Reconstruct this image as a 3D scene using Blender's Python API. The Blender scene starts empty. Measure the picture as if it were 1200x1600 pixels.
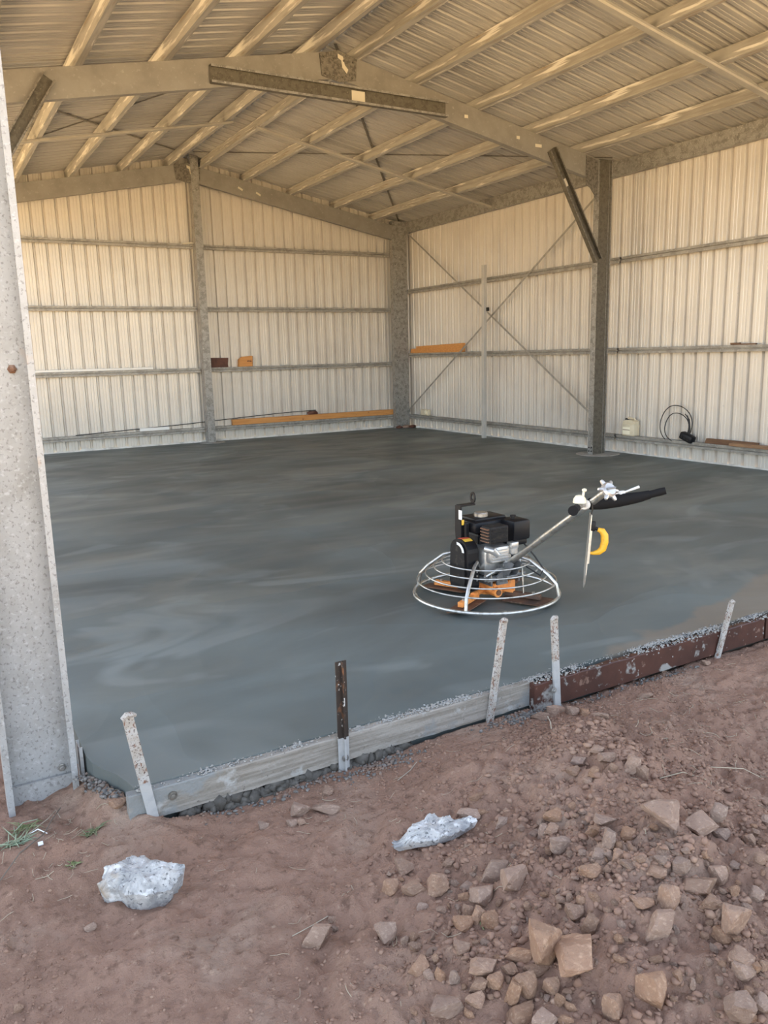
import bpy, bmesh, math, random
import numpy as np
from mathutils import Vector, Matrix

S = bpy.context.scene
COL = S.collection
rnd = random.Random(7)

# ------------------------------------------------------------ camera
YAW, PITCH, ROLL, FPX = 0.5186, 0.195, -0.0251, 1251.09
d_ = Vector((math.sin(YAW)*math.cos(PITCH), math.cos(YAW)*math.cos(PITCH), -math.sin(PITCH)))
r_ = Vector((math.cos(YAW), -math.sin(YAW), 0)); u_ = r_.cross(d_)
r2_ = math.cos(ROLL)*r_ + math.sin(ROLL)*u_
u2_ = -math.sin(ROLL)*r_ + math.cos(ROLL)*u_
cam = bpy.data.cameras.new('camera'); camo = bpy.data.objects.new('camera', cam); COL.objects.link(camo)
mw = Matrix((r2_, u2_, -d_)).transposed().to_4x4(); mw.translation = Vector((-8.4394, -13.7623, 1.45))
camo.matrix_world = mw
cam.sensor_fit = 'VERTICAL'; cam.sensor_height = 36.0; cam.lens = 36.0*FPX/1600.0
cam.clip_start = 0.05; cam.clip_end = 500
S.camera = camo

# ------------------------------------------------------------ light
SUN = Vector((0.50, 1.0, 0.80)).normalized()
SKY_STRENGTH, SUN_STRENGTH, EXPOSURE = 0.46, 43.0, 0.65
w = bpy.data.worlds.new('sky'); S.world = w; w.use_nodes = True
wn = w.node_tree; bg = wn.nodes['Background']
sk = wn.nodes.new('ShaderNodeTexSky'); sk.sky_type = 'NISHITA'; sk.sun_disc = False
sk.sun_elevation = math.asin(SUN.z); sk.sun_rotation = math.atan2(SUN.x, SUN.y)
sk.air_density = 1.0; sk.dust_density = 1.5; sk.ozone_density = 1.0
hs_ = wn.nodes.new('ShaderNodeHueSaturation'); hs_.inputs['Saturation'].default_value = .60   # hazy bright sky
wn.links.new(sk.outputs[0], hs_.inputs['Color']); wn.links.new(hs_.outputs[0], bg.inputs[0]); bg.inputs[1].default_value = SKY_STRENGTH
sl = bpy.data.lights.new('sun', 'SUN'); sl.energy = SUN_STRENGTH; sl.angle = 0.0095; sl.color = (1.0, 0.93, 0.82)
so = bpy.data.objects.new('sun', sl); COL.objects.link(so)
so.rotation_euler = (-SUN).to_track_quat('-Z', 'Y').to_euler()
so.location = (0, 10, 20)
S.view_settings.view_transform = 'Standard'; S.view_settings.look = 'None'
S.view_settings.gamma = 1.0; S.view_settings.use_curve_mapping = False
S.view_settings.exposure = EXPOSURE
S.cycles.diffuse_bounces = 8; S.cycles.max_bounces = 14

# ------------------------------------------------------------ helpers
W = {}          # world offset of every object built here
def rawobj(name, V, F, mat, smooth=False):
    me = bpy.data.meshes.new(name)
    me.from_pydata([tuple(v) for v in V], [], F)
    me.materials.append(mat)
    if smooth: me.polygons.foreach_set('use_smooth', [True]*len(me.polygons))
    me.update()
    return bpy.data.objects.new(name, me)
def props(o, label=None, cat=None, group=None, kind=None):
    if label: o['label'] = label
    if cat: o['category'] = cat
    if group: o['group'] = group
    if kind: o['kind'] = kind
    return o
def empty(name, loc, label=None, cat=None, group=None, kind=None, parent=None):
    o = bpy.data.objects.new(name, None); COL.objects.link(o)
    o.empty_display_size = 0.1
    off = W[parent] if parent else Vector((0, 0, 0))
    o.location = Vector(loc) - off; W[o] = Vector(loc)
    if parent: o.parent = parent
    return props(o, label, cat, group, kind)
class MB:
    def __init__(s): s.V = []; s.F = []
    def add(s, V, F):
        n = len(s.V); s.V += [Vector(v) for v in V]; s.F += [tuple(i+n for i in f) for f in F]; return s
    def box(s, c, size, R=None, taper=None):
        hx, hy, hz = size[0]/2, size[1]/2, size[2]/2; V = []
        for z in (-1, 1):
            k = taper if (taper and z > 0) else 1.0
            for x, y in ((-1, -1), (1, -1), (1, 1), (-1, 1)):
                v = Vector((x*hx*k, y*hy*k, z*hz))
                V.append((R @ v if R else v) + Vector(c))
        return s.add(V, [(3, 2, 1, 0), (4, 5, 6, 7), (0, 1, 5, 4), (1, 2, 6, 5), (2, 3, 7, 6), (3, 0, 4, 7)])
    def rbox(s, c, size, r, R=None):           # box with chamfered edges
        bm = bmesh.new(); bmesh.ops.create_cube(bm, size=1)
        for v in bm.verts: v.co = Vector((v.co.x*size[0], v.co.y*size[1], v.co.z*size[2]))
        bmesh.ops.bevel(bm, geom=bm.edges[:], offset=r, segments=2, profile=0.5, affect='EDGES')
        bm.verts.ensure_lookup_table()
        V = [(R @ v.co if R else v.co.copy()) + Vector(c) for v in bm.verts]
        F = [tuple(v.index for v in f.verts) for f in bm.faces]
        bm.free(); return s.add(V, F)
    def tube(s, pts, r, n=8, cap=True, closed=False):
        pts = [Vector(p) for p in pts]; rs = r if isinstance(r, (list, tuple)) else [r]*len(pts)
        V = []; F = []; N = None; m = len(pts)
        for i, p in enumerate(pts):
            a = pts[(i-1) % m] if (i > 0 or closed) else p
            b = pts[(i+1) % m] if (i < m-1 or closed) else p
            T = (b-a).normalized()
            if N is None:
                N = T.cross(Vector((0, 0, 1)))
                if N.length < .1: N = T.cross(Vector((0, 1, 0)))
            N = (N - T*N.dot(T)).normalized(); B = T.cross(N)
            for k in range(n):
                a_ = 2*math.pi*k/n
                V.append(p + (N*math.cos(a_) + B*math.sin(a_))*rs[i])
        for i in range(m if closed else m-1):
            j = (i+1) % m
            for k in range(n):
                k2 = (k+1) % n
                F.append((i*n+k, i*n+k2, j*n+k2, j*n+k))
        if cap and not closed:
            F.append(tuple(range(n-1, -1, -1))); F.append(tuple((m-1)*n+k for k in range(n)))
        return s.add(V, F)
    def cyl(s, p0, p1, r, n=16): return s.tube([p0, p1], r, n)
    def prism(s, poly, o, u, v, d, L):         # closed 2D outline, extruded along d
        o, u, v, d = Vector(o), Vector(u), Vector(v), Vector(d)
        n = len(poly); V = [o + u*a + v*b for a, b in poly] + [o + u*a + v*b + d*L for a, b in poly]
        F = [(i, (i+1) % n, (i+1) % n+n, i+n) for i in range(n)]
        F += [tuple(range(n-1, -1, -1)), tuple(range(n, 2*n))]
        return s.add(V, F)
    def lathe(s, prof, o, axis, n=16):
        o = Vector(o); A = Vector(axis).normalized()
        N = A.cross(Vector((0, 0, 1)))
        if N.length < .1: N = A.cross(Vector((1, 0, 0)))
        N.normalize(); B = A.cross(N); V = []; F = []
        for r, h in prof:
            for k in range(n):
                a = 2*math.pi*k/n; V.append(o + A*h + (N*math.cos(a)+B*math.sin(a))*r)
        for i in range(len(prof)-1):
            for k in range(n): F.append((i*n+k, i*n+(k+1) % n, (i+1)*n+(k+1) % n, (i+1)*n+k))
        F.append(tuple(range(n-1, -1, -1))); F.append(tuple((len(prof)-1)*n+k for k in range(n)))
        return s.add(V, F)
    def build(s, name, mat, parent=None, label=None, cat=None, group=None, kind=None, smooth=False, angle=35, loc=None):
        if parent: off = W[parent]
        elif loc is not None: off = Vector(loc)
        else:
            xs = [v.x for v in s.V]; ys = [v.y for v in s.V]; zs = [v.z for v in s.V]
            off = Vector(((min(xs)+max(xs))/2, (min(ys)+max(ys))/2, min(zs)))
        bm = bmesh.new()
        vs = [bm.verts.new(v-off) for v in s.V]
        for f in s.F:
            try: bm.faces.new([vs[i] for i in f])
            except ValueError: pass
        bmesh.ops.recalc_face_normals(bm, faces=bm.faces[:])
        if smooth:
            for f in bm.faces: f.smooth = True
            ca = math.radians(angle)
            for e in bm.edges:
                if len(e.link_faces) == 2 and e.calc_face_angle(0) > ca: e.smooth = False
        me = bpy.data.meshes.new(name); bm.to_mesh(me); bm.free()
        me.materials.append(mat)
        o = bpy.data.objects.new(name, me); COL.objects.link(o)
        if parent: o.parent = parent; W[o] = W[parent].copy()
        else: o.location = off; W[o] = off.copy()
        return props(o, label, cat, group, kind)
def cprof(h, w, l, t=0.0035):                  # lipped channel: web at u=0, flanges to u=w, height 0..h along v
    return [(w, l), (w, 0), (0, 0), (0, h), (w, h), (w, h-l), (w-t, h-l), (w-t, h-t), (t, h-t), (t, t), (w-t, t), (w-t, l)]
def channel(p0, p1, u, v, h, w, l=0.018, t=0.004, mb=None):
    p0, p1 = Vector(p0), Vector(p1); d = (p1-p0)
    return (mb or MB()).prism(cprof(h, w, l, t), p0, u, v, d.normalized(), d.length)
X, Y, Z = Vector((1, 0, 0)), Vector((0, 1, 0)), Vector((0, 0, 1))

# ------------------------------------------------------------ materials
def mat(name, base, rough=0.6, metal=0.0, spec=0.5, layers=(), bump=None, bump2=None, coat=0.0, rlayer=None, rand=0.0):
    m = bpy.data.materials.new(name); m.use_nodes = True; nt = m.node_tree; N = nt.nodes; L = nt.links
    b = N['Principled BSDF']; b.inputs['Roughness'].default_value = rough; b.inputs['Metallic'].default_value = metal
    b.inputs['Specular IOR Level'].default_value = spec; b.inputs['Coat Weight'].default_value = coat
    b.inputs['Base Color'].default_value = (*base, 1)
    tc = N.new('ShaderNodeTexCoord'); cur = None
    def noise(scale, detail=4, stretch=(1, 1, 1), dist=0.0, kind='noise', off=0.0):
        mp = N.new('ShaderNodeMapping'); mp.inputs['Scale'].default_value = stretch; mp.inputs['Location'].default_value = (off, off*1.3, off*.7)
        L.new(tc.outputs['Object'], mp.inputs['Vector'])
        if kind == 'voronoi':
            t = N.new('ShaderNodeTexVoronoi'); t.inputs['Scale'].default_value = scale
            L.new(mp.outputs[0], t.inputs['Vector']); return t.outputs['Distance']
        t = N.new('ShaderNodeTexNoise'); t.inputs['Scale'].default_value = scale; t.inputs['Detail'].default_value = detail
        t.inputs['Distortion'].default_value = dist; t.inputs['Roughness'].default_value = .6
        L.new(mp.outputs[0], t.inputs['Vector']); return t.outputs['Fac']
    def rng(sock, lo, hi, to0=0., to1=1.):
        r = N.new('ShaderNodeMapRange'); r.inputs[1].default_value = lo; r.inputs[2].default_value = hi
        r.inputs[3].default_value = to0; r.inputs[4].default_value = to1; L.new(sock, r.inputs[0]); return r.outputs[0]
    def mix(a, c, fac):
        x = N.new('ShaderNodeMix'); x.data_type = 'RGBA'; L.new(fac, x.inputs['Factor'])
        if a is None: x.inputs['A'].default_value = (*base, 1)
        else: L.new(a, x.inputs['A'])
        x.inputs['B'].default_value = (*c, 1); return x.outputs['Result']
    for i, ly in enumerate(layers):
        c, scale, lo, hi = ly[:4]; kw = ly[4] if len(ly) > 4 else {}
        cur = mix(cur, c, rng(noise(scale, off=i*7.3, **kw), lo, hi))
    if rand:
        oi = N.new('ShaderNodeObjectInfo'); hs = N.new('ShaderNodeHueSaturation')
        if cur is None: hs.inputs['Color'].default_value = (*base, 1)
        else: L.new(cur, hs.inputs['Color'])
        L.new(rng(oi.outputs['Random'], 0, 1, 1-rand, 1+rand), hs.inputs['Value']); 
        m2 = N.new('ShaderNodeMath'); m2.operation = 'MULTIPLY'; m2.inputs[1].default_value = 7.31; L.new(oi.outputs['Random'], m2.inputs[0])
        m3 = N.new('ShaderNodeMath'); m3.operation = 'FRACT'; L.new(m2.outputs[0], m3.inputs[0])
        L.new(rng(m3.outputs[0], 0, 1, .8, 1.12), hs.inputs['Saturation']); cur = hs.outputs['Color']
    if cur is not None: L.new(cur, b.inputs['Base Color'])
    if rlayer:
        scale, lo, hi, r0, r1 = rlayer[:5]; kw = rlayer[5] if len(rlayer) > 5 else {}
        L.new(rng(noise(scale, off=3.1, **kw), lo, hi, r0, r1), b.inputs['Roughness'])
    prev = None
    for bp in (bump, bump2):
        if not bp: continue
        scale, strength, dist = bp[:3]; kw = bp[3] if len(bp) > 3 else {}
        bn = N.new('ShaderNodeBump'); bn.inputs['Strength'].default_value = strength; bn.inputs['Distance'].default_value = dist
        L.new(noise(scale, off=1.7, **kw), bn.inputs['Height'])
        if prev: L.new(prev, bn.inputs['Normal'])
        prev = bn.outputs[0]
    if prev: L.new(prev, b.inputs['Normal'])
    return m

M = {}
M['galv'] = mat('galvanised_steel', (.30, .29, .27), .42, .35, layers=[((.20, .19, .175), 14, .45, .6), ((.42, .41, .38), 60, .58, .7, dict(detail=2)), ((.13, .12, .11), 38, .62, .72)], bump=(60, .12, .002))
M['galv_near'] = mat('galvanised_steel_near', (.40, .40, .395), .5, .15, layers=[((.32, .315, .30), 7, .45, .70), ((.25, .245, .235), 90, .56, .64, dict(stretch=(1, 1, .8), detail=3)), ((.47, .475, .475), 60, .56, .68), ((.42, .27, .16), 2.6, .66, .74)], bump=(70, .15, .002))
M['galv_purlin'] = mat('galvanised_purlin', (.40, .38, .34), .45, .2, layers=[((.30, .28, .245), 13, .45, .62, dict(stretch=(1.4, .12, 1.4))), ((.72, .69, .62), 13, .56, .63, dict(stretch=(1.4, .10, 1.4), detail=8)), ((.26, .19, .115), 17, .60, .74, dict(stretch=(1.4, .08, 1.4)))])
M['galv_dark'] = mat('galvanised_bracket', (.19, .175, .15), .5, .3, layers=[((.10, .09, .075), 30, .45, .6), ((.30, .28, .25), 70, .6, .7)])
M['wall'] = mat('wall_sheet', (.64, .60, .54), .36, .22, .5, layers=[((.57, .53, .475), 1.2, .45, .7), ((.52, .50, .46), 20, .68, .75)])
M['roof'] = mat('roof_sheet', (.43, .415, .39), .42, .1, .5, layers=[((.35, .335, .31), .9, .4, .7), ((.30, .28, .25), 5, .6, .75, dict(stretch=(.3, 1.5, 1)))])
M['strip'] = mat('painted_post', (.50, .48, .44), .5, .1, layers=[((.42, .40, .36), 3, .4, .7)])
M['strap'] = mat('weathered_strap', (.42, .40, .355), .55, .1, layers=[((.35, .33, .29), 3, .4, .7)])
M['galv_shade'] = mat('galvanised_painted_shade', (.125, .112, .088), .55, .2, layers=[((.085, .075, .058), 22, .45, .62), ((.20, .185, .15), 50, .60, .7)])  # darker galvanised copy: shade on webs and recesses painted into the colour
M['steel_rod'] = mat('rod_steel', (.16, .145, .12), .5, .4, layers=[((.09, .075, .06), 25, .5, .7)])
M['patch'] = mat('paper_label', (.62, .57, .46), .7)
M['black'] = mat('black_plastic', (.008, .008, .010), .45, spec=.28)
M['black_matt'] = mat('black_cast', (.014, .013, .013), .65, spec=.3, layers=[((.05, .042, .036), 30, .55, .7)])
M['rubber'] = mat('black_foam', (.012, .012, .013), .8, spec=.2, bump=(150, .2, .002))
M['chrome'] = mat('zinc_tube', (.52, .51, .48), .34, .85, layers=[((.33, .31, .27), 30, .48, .68)])
M['alu'] = mat('cast_aluminium', (.60, .59, .57), .38, .75, layers=[((.42, .41, .39), 18, .5, .68)], bump=(40, .25, .004))
M['steel_grey'] = mat('grey_steel', (.24, .245, .25), .45, .5, layers=[((.13, .13, .13), 25, .5, .65)])
M['orange'] = mat('orange_paint', (.88, .33, .085), .5, layers=[((.60, .22, .07), 18, .55, .72), ((.20, .13, .10), 40, .62, .7)])
M['rust'] = mat('rusty_blade', (.17, .085, .05), .6, .2, layers=[((.10, .065, .05), 9, .45, .65), ((.30, .19, .13), 22, .58, .7)])
M['sticker_w'] = mat('white_sticker', (.8, .8, .78), .5)
M['sticker_y'] = mat('yellow_sticker', (.80, .50, .06), .5)
M['sticker_r'] = mat('red_sticker', (.62, .10, .05), .5)
M['yellow'] = mat('yellow_handle', (.85, .46, .03), .42, layers=[((.60, .25, .02), 40, .58, .7)])
M['trowel_steel'] = mat('trowel_steel', (.62, .60, .55), .35, .7, layers=[((.42, .38, .33), 25, .5, .7)])
M['timber_orange'] = mat('orange_pine', (.62, .29, .085), .6, layers=[((.50, .21, .055), 5, .4, .65, dict(stretch=(.6, 4, 12))), ((.25, .09, .03), 14, .66, .73)])
M['timber_red'] = mat('red_timber', (.13, .05, .03), .65, layers=[((.08, .03, .02), 12, .45, .65)])
M['timber_brown'] = mat('brown_board', (.17, .09, .045), .6, layers=[((.10, .05, .03), 8, .4, .65, dict(stretch=(6, .6, 6)))])
M['timber_light'] = mat('light_brown_board', (.30, .17, .085), .6, layers=[((.2, .1, .05), 8, .45, .65, dict(stretch=(6, .6, 6)))])
M['white'] = mat('white_plastic', (.82, .81, .77), .45)
M['jug'] = mat('cream_plastic', (.66, .58, .42), .45, layers=[((.60, .52, .36), 12, .5, .7)])
M['jug_label'] = mat('jug_label', (.86, .80, .62), .6)
M['cable'] = mat('black_cable', (.012, .012, .012), .5)
M['form_pale'] = mat('pale_form_timber', (.335, .305, .265), .8, layers=[((.225, .20, .165), 4, .44, .60, dict(stretch=(.7, 4, 16), detail=6)), ((.40, .39, .365), 9, .56, .64, dict(detail=9)), ((.24, .245, .235), 3.4, .53, .58, dict(detail=10)), ((.12, .10, .085), 34, .66, .72)], bump=(60, .5, .005), bump2=(9, .9, .02, dict(detail=10)))
M['form_red'] = mat('red_form_ply', (.080, .031, .021), .5, layers=[((.055, .022, .016), 6, .4, .6), ((.30, .29, .27), 6, .565, .61, dict(detail=10)), ((.34, .33, .31), 26, .64, .68), ((.20, .12, .09), 16, .64, .7)], bump=(5.5, .4, .006, dict(detail=9)))
M['peg_pale'] = mat('splashed_peg', (.37, .335, .29), .65, layers=[((.45, .435, .41), 24, .4, .6), ((.19, .095, .06), 75, .56, .64, dict(stretch=(1, 1, .55))), ((.085, .055, .045), 150, .57, .63)], bump=(80, .4, .003))
M['peg_dark'] = mat('tarred_peg', (.035, .025, .02), .55, layers=[((.20, .09, .042), 20, .57, .66, dict(stretch=(1, 1, .5))), ((.55, .55, .53), 44, .64, .68)], bump=(80, .4, .003))
M['peg_tip'] = mat('cement_coated_peg', (.42, .42, .41), .7, layers=[((.36, .36, .36), 20, .5, .65)], bump=(60, .3, .003))
M['concrete_lump'] = mat('fresh_concrete_scraps', (.36, .345, .315), .75, layers=[((.36, .36, .35), 60, .52, .65), ((.15, .15, .15), 12, .55, .7)], rand=.0)
M['ooze'] = mat('wet_concrete_ooze', (.075, .067, .056), .7, layers=[((.12, .108, .092), 30, .5, .66)], bump=(60, .5, .006))
M['membrane'] = mat('pale_membrane', (.70, .68, .63), .55, layers=[((.5, .48, .44), 6, .45, .65)])
M['gravel'] = mat('blue_gravel', (.21, .195, .175), .9, layers=[((.12, .115, .11), 30, .40, .60), ((.34, .31, .28), 55, .55, .66), ((.27, .18, .13), 9, .52, .62)])
M['rock'] = mat('brown_rock', (.36, .232, .160), .9, .0, .2, layers=[((.32, .20, .138), 2.6, .42, .64), ((.49, .335, .235), 6, .54, .68, dict(detail=8)), ((.22, .145, .105), 16, .62, .72)], bump=(5, .9, .008, dict(detail=10)), bump2=(22, .6, .002, dict(detail=6)), rand=.17)
M['rock_white'] = mat('white_rock', (.56, .545, .52), .85, .0, .3, layers=[((.34, .335, .33), 16, .44, .60, dict(detail=9)), ((.74, .73, .71), 26, .54, .64), ((.16, .16, .16), 75, .58, .66), ((.46, .37, .28), 6, .58, .7), ((.2, .2, .21), 60, .64, .7)], bump=(30, .9, .012, dict(detail=9)))
M['grass'] = mat('green_grass', (.13, .17, .045), .6, layers=[((.25, .26, .12), 20, .4, .6)], rand=.2)
M['grass_pale'] = mat('pale_grass', (.30, .34, .22), .65, layers=[((.16, .22, .13), 12, .45, .6)], rand=.2)
M['straw'] = mat('dry_straw', (.48, .41, .30), .7, rand=.2)
M['twig'] = mat('grey_twig', (.20, .16, .12), .8, rand=.2)

def soil_mat():
    m = mat('red_brown_soil', (.345, .215, .155), .95, .0, .15,
        layers=[((.29, .178, .127), 1.6, .40, .62, dict(detail=6)), ((.43, .245, .16), 1.1, .55, .72, dict(detail=5)),
                ((.39, .275, .205), 2.3, .52, .68, dict(detail=7)), ((.20, .12, .085), 26, .56, .70, dict(detail=6)), ((.46, .32, .23), 48, .62, .74)],
        bump=(48, .9, .016, dict(detail=9)), bump2=(220, .6, .005, dict(detail=5)))
    return m
def paddock(m):                                # the ground turns to dry pale grass away from the earthworks
    nt = m.node_tree; N = nt.nodes; L = nt.links; b = N['Principled BSDF']
    tc = N.new('ShaderNodeTexCoord'); vm = N.new('ShaderNodeVectorMath'); vm.operation = 'DISTANCE'; vm.inputs[1].default_value = (-5.5, -8.5, 0)
    nz = N.new('ShaderNodeTexNoise'); nz.inputs['Scale'].default_value = .35; L.new(tc.outputs['Object'], vm.inputs[0]); L.new(tc.outputs['Object'], nz.inputs['Vector'])
    ad = N.new('ShaderNodeMath'); ad.operation = 'MULTIPLY_ADD'; ad.inputs[1].default_value = 4.0; L.new(nz.outputs['Fac'], ad.inputs[0]); L.new(vm.outputs['Value'], ad.inputs[2])
    rg = N.new('ShaderNodeMapRange'); rg.inputs[1].default_value = 8.0; rg.inputs[2].default_value = 9.5; L.new(ad.outputs[0], rg.inputs[0])
    x = N.new('ShaderNodeMix'); x.data_type = 'RGBA'; src = b.inputs['Base Color'].links[0].from_socket
    L.new(rg.outputs[0], x.inputs['Factor']); L.new(src, x.inputs['A']); x.inputs['B'].default_value = (.50, .355, .185, 1)
    L.new(x.outputs['Result'], b.inputs['Base Color'])
M['soil'] = soil_mat(); paddock(M['soil'])
M['clod'] = mat('soil_clods', (.325, .205, .148), .95, .0, .15, layers=[((.25, .152, .108), 6, .42, .62), ((.40, .27, .195), 9, .54, .70)], bump=(90, .5, .005))

def slab_mat():
    m = mat('wet_concrete', (.126, .146, .139), .5, .0, .4,
        layers=[((.102, .117, .111), .55, .38, .62, dict(dist=1.2, stretch=(1, 1.6, 1))), ((.152, .172, .164), .85, .54, .64, dict(detail=2, dist=2.0, stretch=(.7, 1.5, 1)))],
        rlayer=(.7, .35, .65, .40, .60, dict(detail=2, dist=1.6, stretch=(.8, 1.6, 1))),
        bump2=(14, .10, .006, dict(detail=6, stretch=(1, 2, 1))))
    nt = m.node_tree; N = nt.nodes; L = nt.links; b = N['Principled BSDF']
    # overlapping trowel sweeps: shallow scallops with a crisp lip on one side, wetter in their hollows
    tc0 = N.new('ShaderNodeTexCoord'); wn_ = N.new('ShaderNodeTexNoise'); wn_.inputs['Scale'].default_value = .9; wn_.inputs['Detail'].default_value = 2
    L.new(tc0.outputs['Object'], wn_.inputs['Vector'])
    vm_ = N.new('ShaderNodeVectorMath'); vm_.operation = 'MULTIPLY_ADD'; vm_.inputs[1].default_value = (1.1, .7, 0); L.new(wn_.outputs['Color'], vm_.inputs[0]); L.new(tc0.outputs['Object'], vm_.inputs[2])
    hs = []
    for sc_, stx, off in ((.62, (.9, 1.15, 1), 0), (.85, (.75, 1.2, 1), 4.7)):
        mp = N.new('ShaderNodeMapping'); mp.inputs['Scale'].default_value = stx; mp.inputs['Location'].default_value = (off, off, 0); mp.inputs['Rotation'].default_value = (0, 0, .35 if off else -.15)
        L.new(vm_.outputs[0], mp.inputs['Vector']); vo = N.new('ShaderNodeTexVoronoi'); vo.voronoi_dimensions = '2D'; vo.inputs['Scale'].default_value = sc_
        L.new(mp.outputs[0], vo.inputs['Vector']); hs.append(vo)
    mn = N.new('ShaderNodeMath'); mn.operation = 'ADD'; L.new(hs[0].outputs['Distance'], mn.inputs[0]); L.new(hs[1].outputs['Distance'], mn.inputs[1])
    bp = N.new('ShaderNodeBump'); bp.inputs['Strength'].default_value = .8; bp.inputs['Distance'].default_value = .06; L.new(mn.outputs[0], bp.inputs['Height'])
    old = b.inputs['Normal'].links[0].from_node; L.new(bp.outputs[0], old.inputs['Normal'])
    rg0 = N.new('ShaderNodeMapRange'); rg0.inputs[1].default_value = .25; rg0.inputs[2].default_value = 1.15; rg0.inputs[3].default_value = .84; rg0.inputs[4].default_value = 1.26; L.new(mn.outputs[0], rg0.inputs[0])
    hv = N.new('ShaderNodeHueSaturation'); L.new(b.inputs['Base Color'].links[0].from_socket, hv.inputs['Color']); L.new(rg0.outputs[0], hv.inputs['Value']); L.new(hv.outputs['Color'], b.inputs['Base Color'])
    # tan slurry puddle lying along the form at the right
    tc = N.new('ShaderNodeTexCoord'); sx = N.new('ShaderNodeSeparateXYZ'); L.new(tc.outputs['Object'], sx.inputs[0])
    nz = N.new('ShaderNodeTexNoise'); nz.inputs['Scale'].default_value = 2.6; nz.inputs['Detail'].default_value = 3
    L.new(tc.outputs['Object'], nz.inputs['Vector'])
    def mth(op, a, c):
        q = N.new('ShaderNodeMath'); q.operation = op
        for i, v in enumerate((a, c)):
            if isinstance(v, (int, float)): q.inputs[i].default_value = v
            else: L.new(v, q.inputs[i])
        return q.outputs[0]
    # distance above the line y = -11.12 + 0.19*(x+5.75)
    e = mth('SUBTRACT', sx.outputs['Y'], mth('ADD', -11.14, mth('MULTIPLY', mth('ADD', sx.outputs['X'], 5.8), .22)))
    e = mth('ADD', e, mth('MULTIPLY', mth('SUBTRACT', nz.outputs['Fac'], .5), .45))
    rg = N.new('ShaderNodeMapRange'); rg.inputs[1].default_value = .05; rg.inputs[2].default_value = 0.0; L.new(e, rg.inputs[0])
    lim = N.new('ShaderNodeMapRange'); lim.inputs[1].default_value = -5.85; lim.inputs[2].default_value = -5.65; L.new(sx.outputs['X'], lim.inputs[0])
    f = mth('MULTIPLY', rg.outputs[0], lim.outputs[0]); f = mth('MULTIPLY', f, .6)
    x = N.new('ShaderNodeMix'); x.data_type = 'RGBA'; src = b.inputs['Base Color'].links[0].from_socket
    L.new(f, x.inputs['Factor']); L.new(src, x.inputs['A']); x.inputs['B'].default_value = (.24, .19, .14, 1)
    L.new(x.outputs['Result'], b.inputs['Base Color'])
    return m
M['slab'] = slab_mat()

# ------------------------------------------------------------ terrain
def vnoise(x, y, seed):
    xi = np.floor(x).astype(np.int64); yi = np.floor(y).astype(np.int64); fx = x-xi; fy = y-yi
    fx = fx*fx*fx*(fx*(fx*6-15)+10); fy = fy*fy*fy*(fy*(fy*6-15)+10)
    def h(a, b):
        n = (a*374761393 + b*668265263 + seed*1442695041) & 0xffffffff
        n = ((n ^ (n >> 13))*1274126177) & 0xffffffff
        return ((n ^ (n >> 16)) & 0xffff)/65535.0
    return (h(xi, yi)*(1-fx)+h(xi+1, yi)*fx)*(1-fy)+(h(xi, yi+1)*(1-fx)+h(xi+1, yi+1)*fx)*fy - .5
def gau(x, y, cx, cy, sx, sy, a=0.0):
    c, s = math.cos(a), math.sin(a); dx, dy = x-cx, y-cy
    return np.exp(-.5*(((dx*c+dy*s)/sx)**2+((-dx*s+dy*c)/sy)**2))
def sstep(t): t = np.clip(t, 0, 1); return t*t*(3-2*t)
def terrain(x, y):
    x = np.asarray(x, float); y = np.asarray(y, float)
    h = -0.135 + 0*x
    heap = gau(x, y, -6.72, -12.30, .62, .40, math.radians(57))
    h = h + .20*heap
    h = h + .055*gau(x, y, -6.36, -11.70, .17, .13) + .035*gau(x, y, -6.78, -11.52, .16, .10) + .03*gau(x, y, -5.9, -11.75, .3, .15, .5)
    h = h + .075*gau(x, y, -7.92, -11.27, .17, .08, .25) + .035*gau(x, y, -8.08, -11.12, .12, .14)
    h = h - .035*gau(x, y, -7.45, -11.28, .42, .09) - .02*gau(x, y, -6.6, -11.26, .4, .07) - .03*gau(x, y, -5.6, -12.1, .5, .3, .6)
    h = h + .10*gau(x, y, -8.015, -10.97, .05, .14, .35)
    # boot prints
    for cx, cy, a in ((-7.32, -11.62, .9), (-7.16, -11.40, .8), (-7.55, -11.55, 1.1), (-7.62, -12.0, .9), (-7.85, -11.75, .5), (-7.02, -11.45, .7), (-6.55, -11.42, .6), (-5.6, -11.45, .5), (-7.75, -12.15, 1.2), (-5.2, -11.5, .4)):
        h = h - .022*np.exp(-(((x-cx)*math.cos(a)+(y-cy)*math.sin(a))/.13)**4 - ((-(x-cx)*math.sin(a)+(y-cy)*math.cos(a))/.055)**4)
    rough = .62 + .8*heap + .35*sstep((x+6.6)/1.0)
    n = .05*vnoise(x*1.7, y*1.7, 1)+.032*vnoise(x*4.3, y*4.3, 2)
    m = .022*vnoise(x*9.1, y*9.1, 3)+.015*vnoise(x*19, y*19, 4)+.010*vnoise(x*41, y*41, 5)+.006*vnoise(x*83, y*83, 6)
    k = np.abs(vnoise(x*27, y*27, 8))
    h = h + n + m*rough*1.7 + .020*(k-.2)*rough
    nb = sstep((y+11.62)/.32)*sstep((x+7.75)/.2)          # lower, flatter strip along the boards
    h = h*(1-nb) + nb*(-.128 + (h+.135)*.35 - .012*sstep((y+11.26)/.06))
    far = sstep((np.maximum(np.abs(x+6.3)-2.9, np.abs(y+12)-1.7))/1.5)
    h = h*(1-far) + (-.14 + .25*vnoise(x*.15, y*.15, 11)*sstep(far*2-1) - .03)*far
    # under the slab
    ins = sstep((x+8.06-.09*sstep((-10.80-y)/.3))/.035)*sstep((y+11.165)/.03)
    h = h*(1-ins) + np.minimum(h, -.24)*ins
    return h
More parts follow.
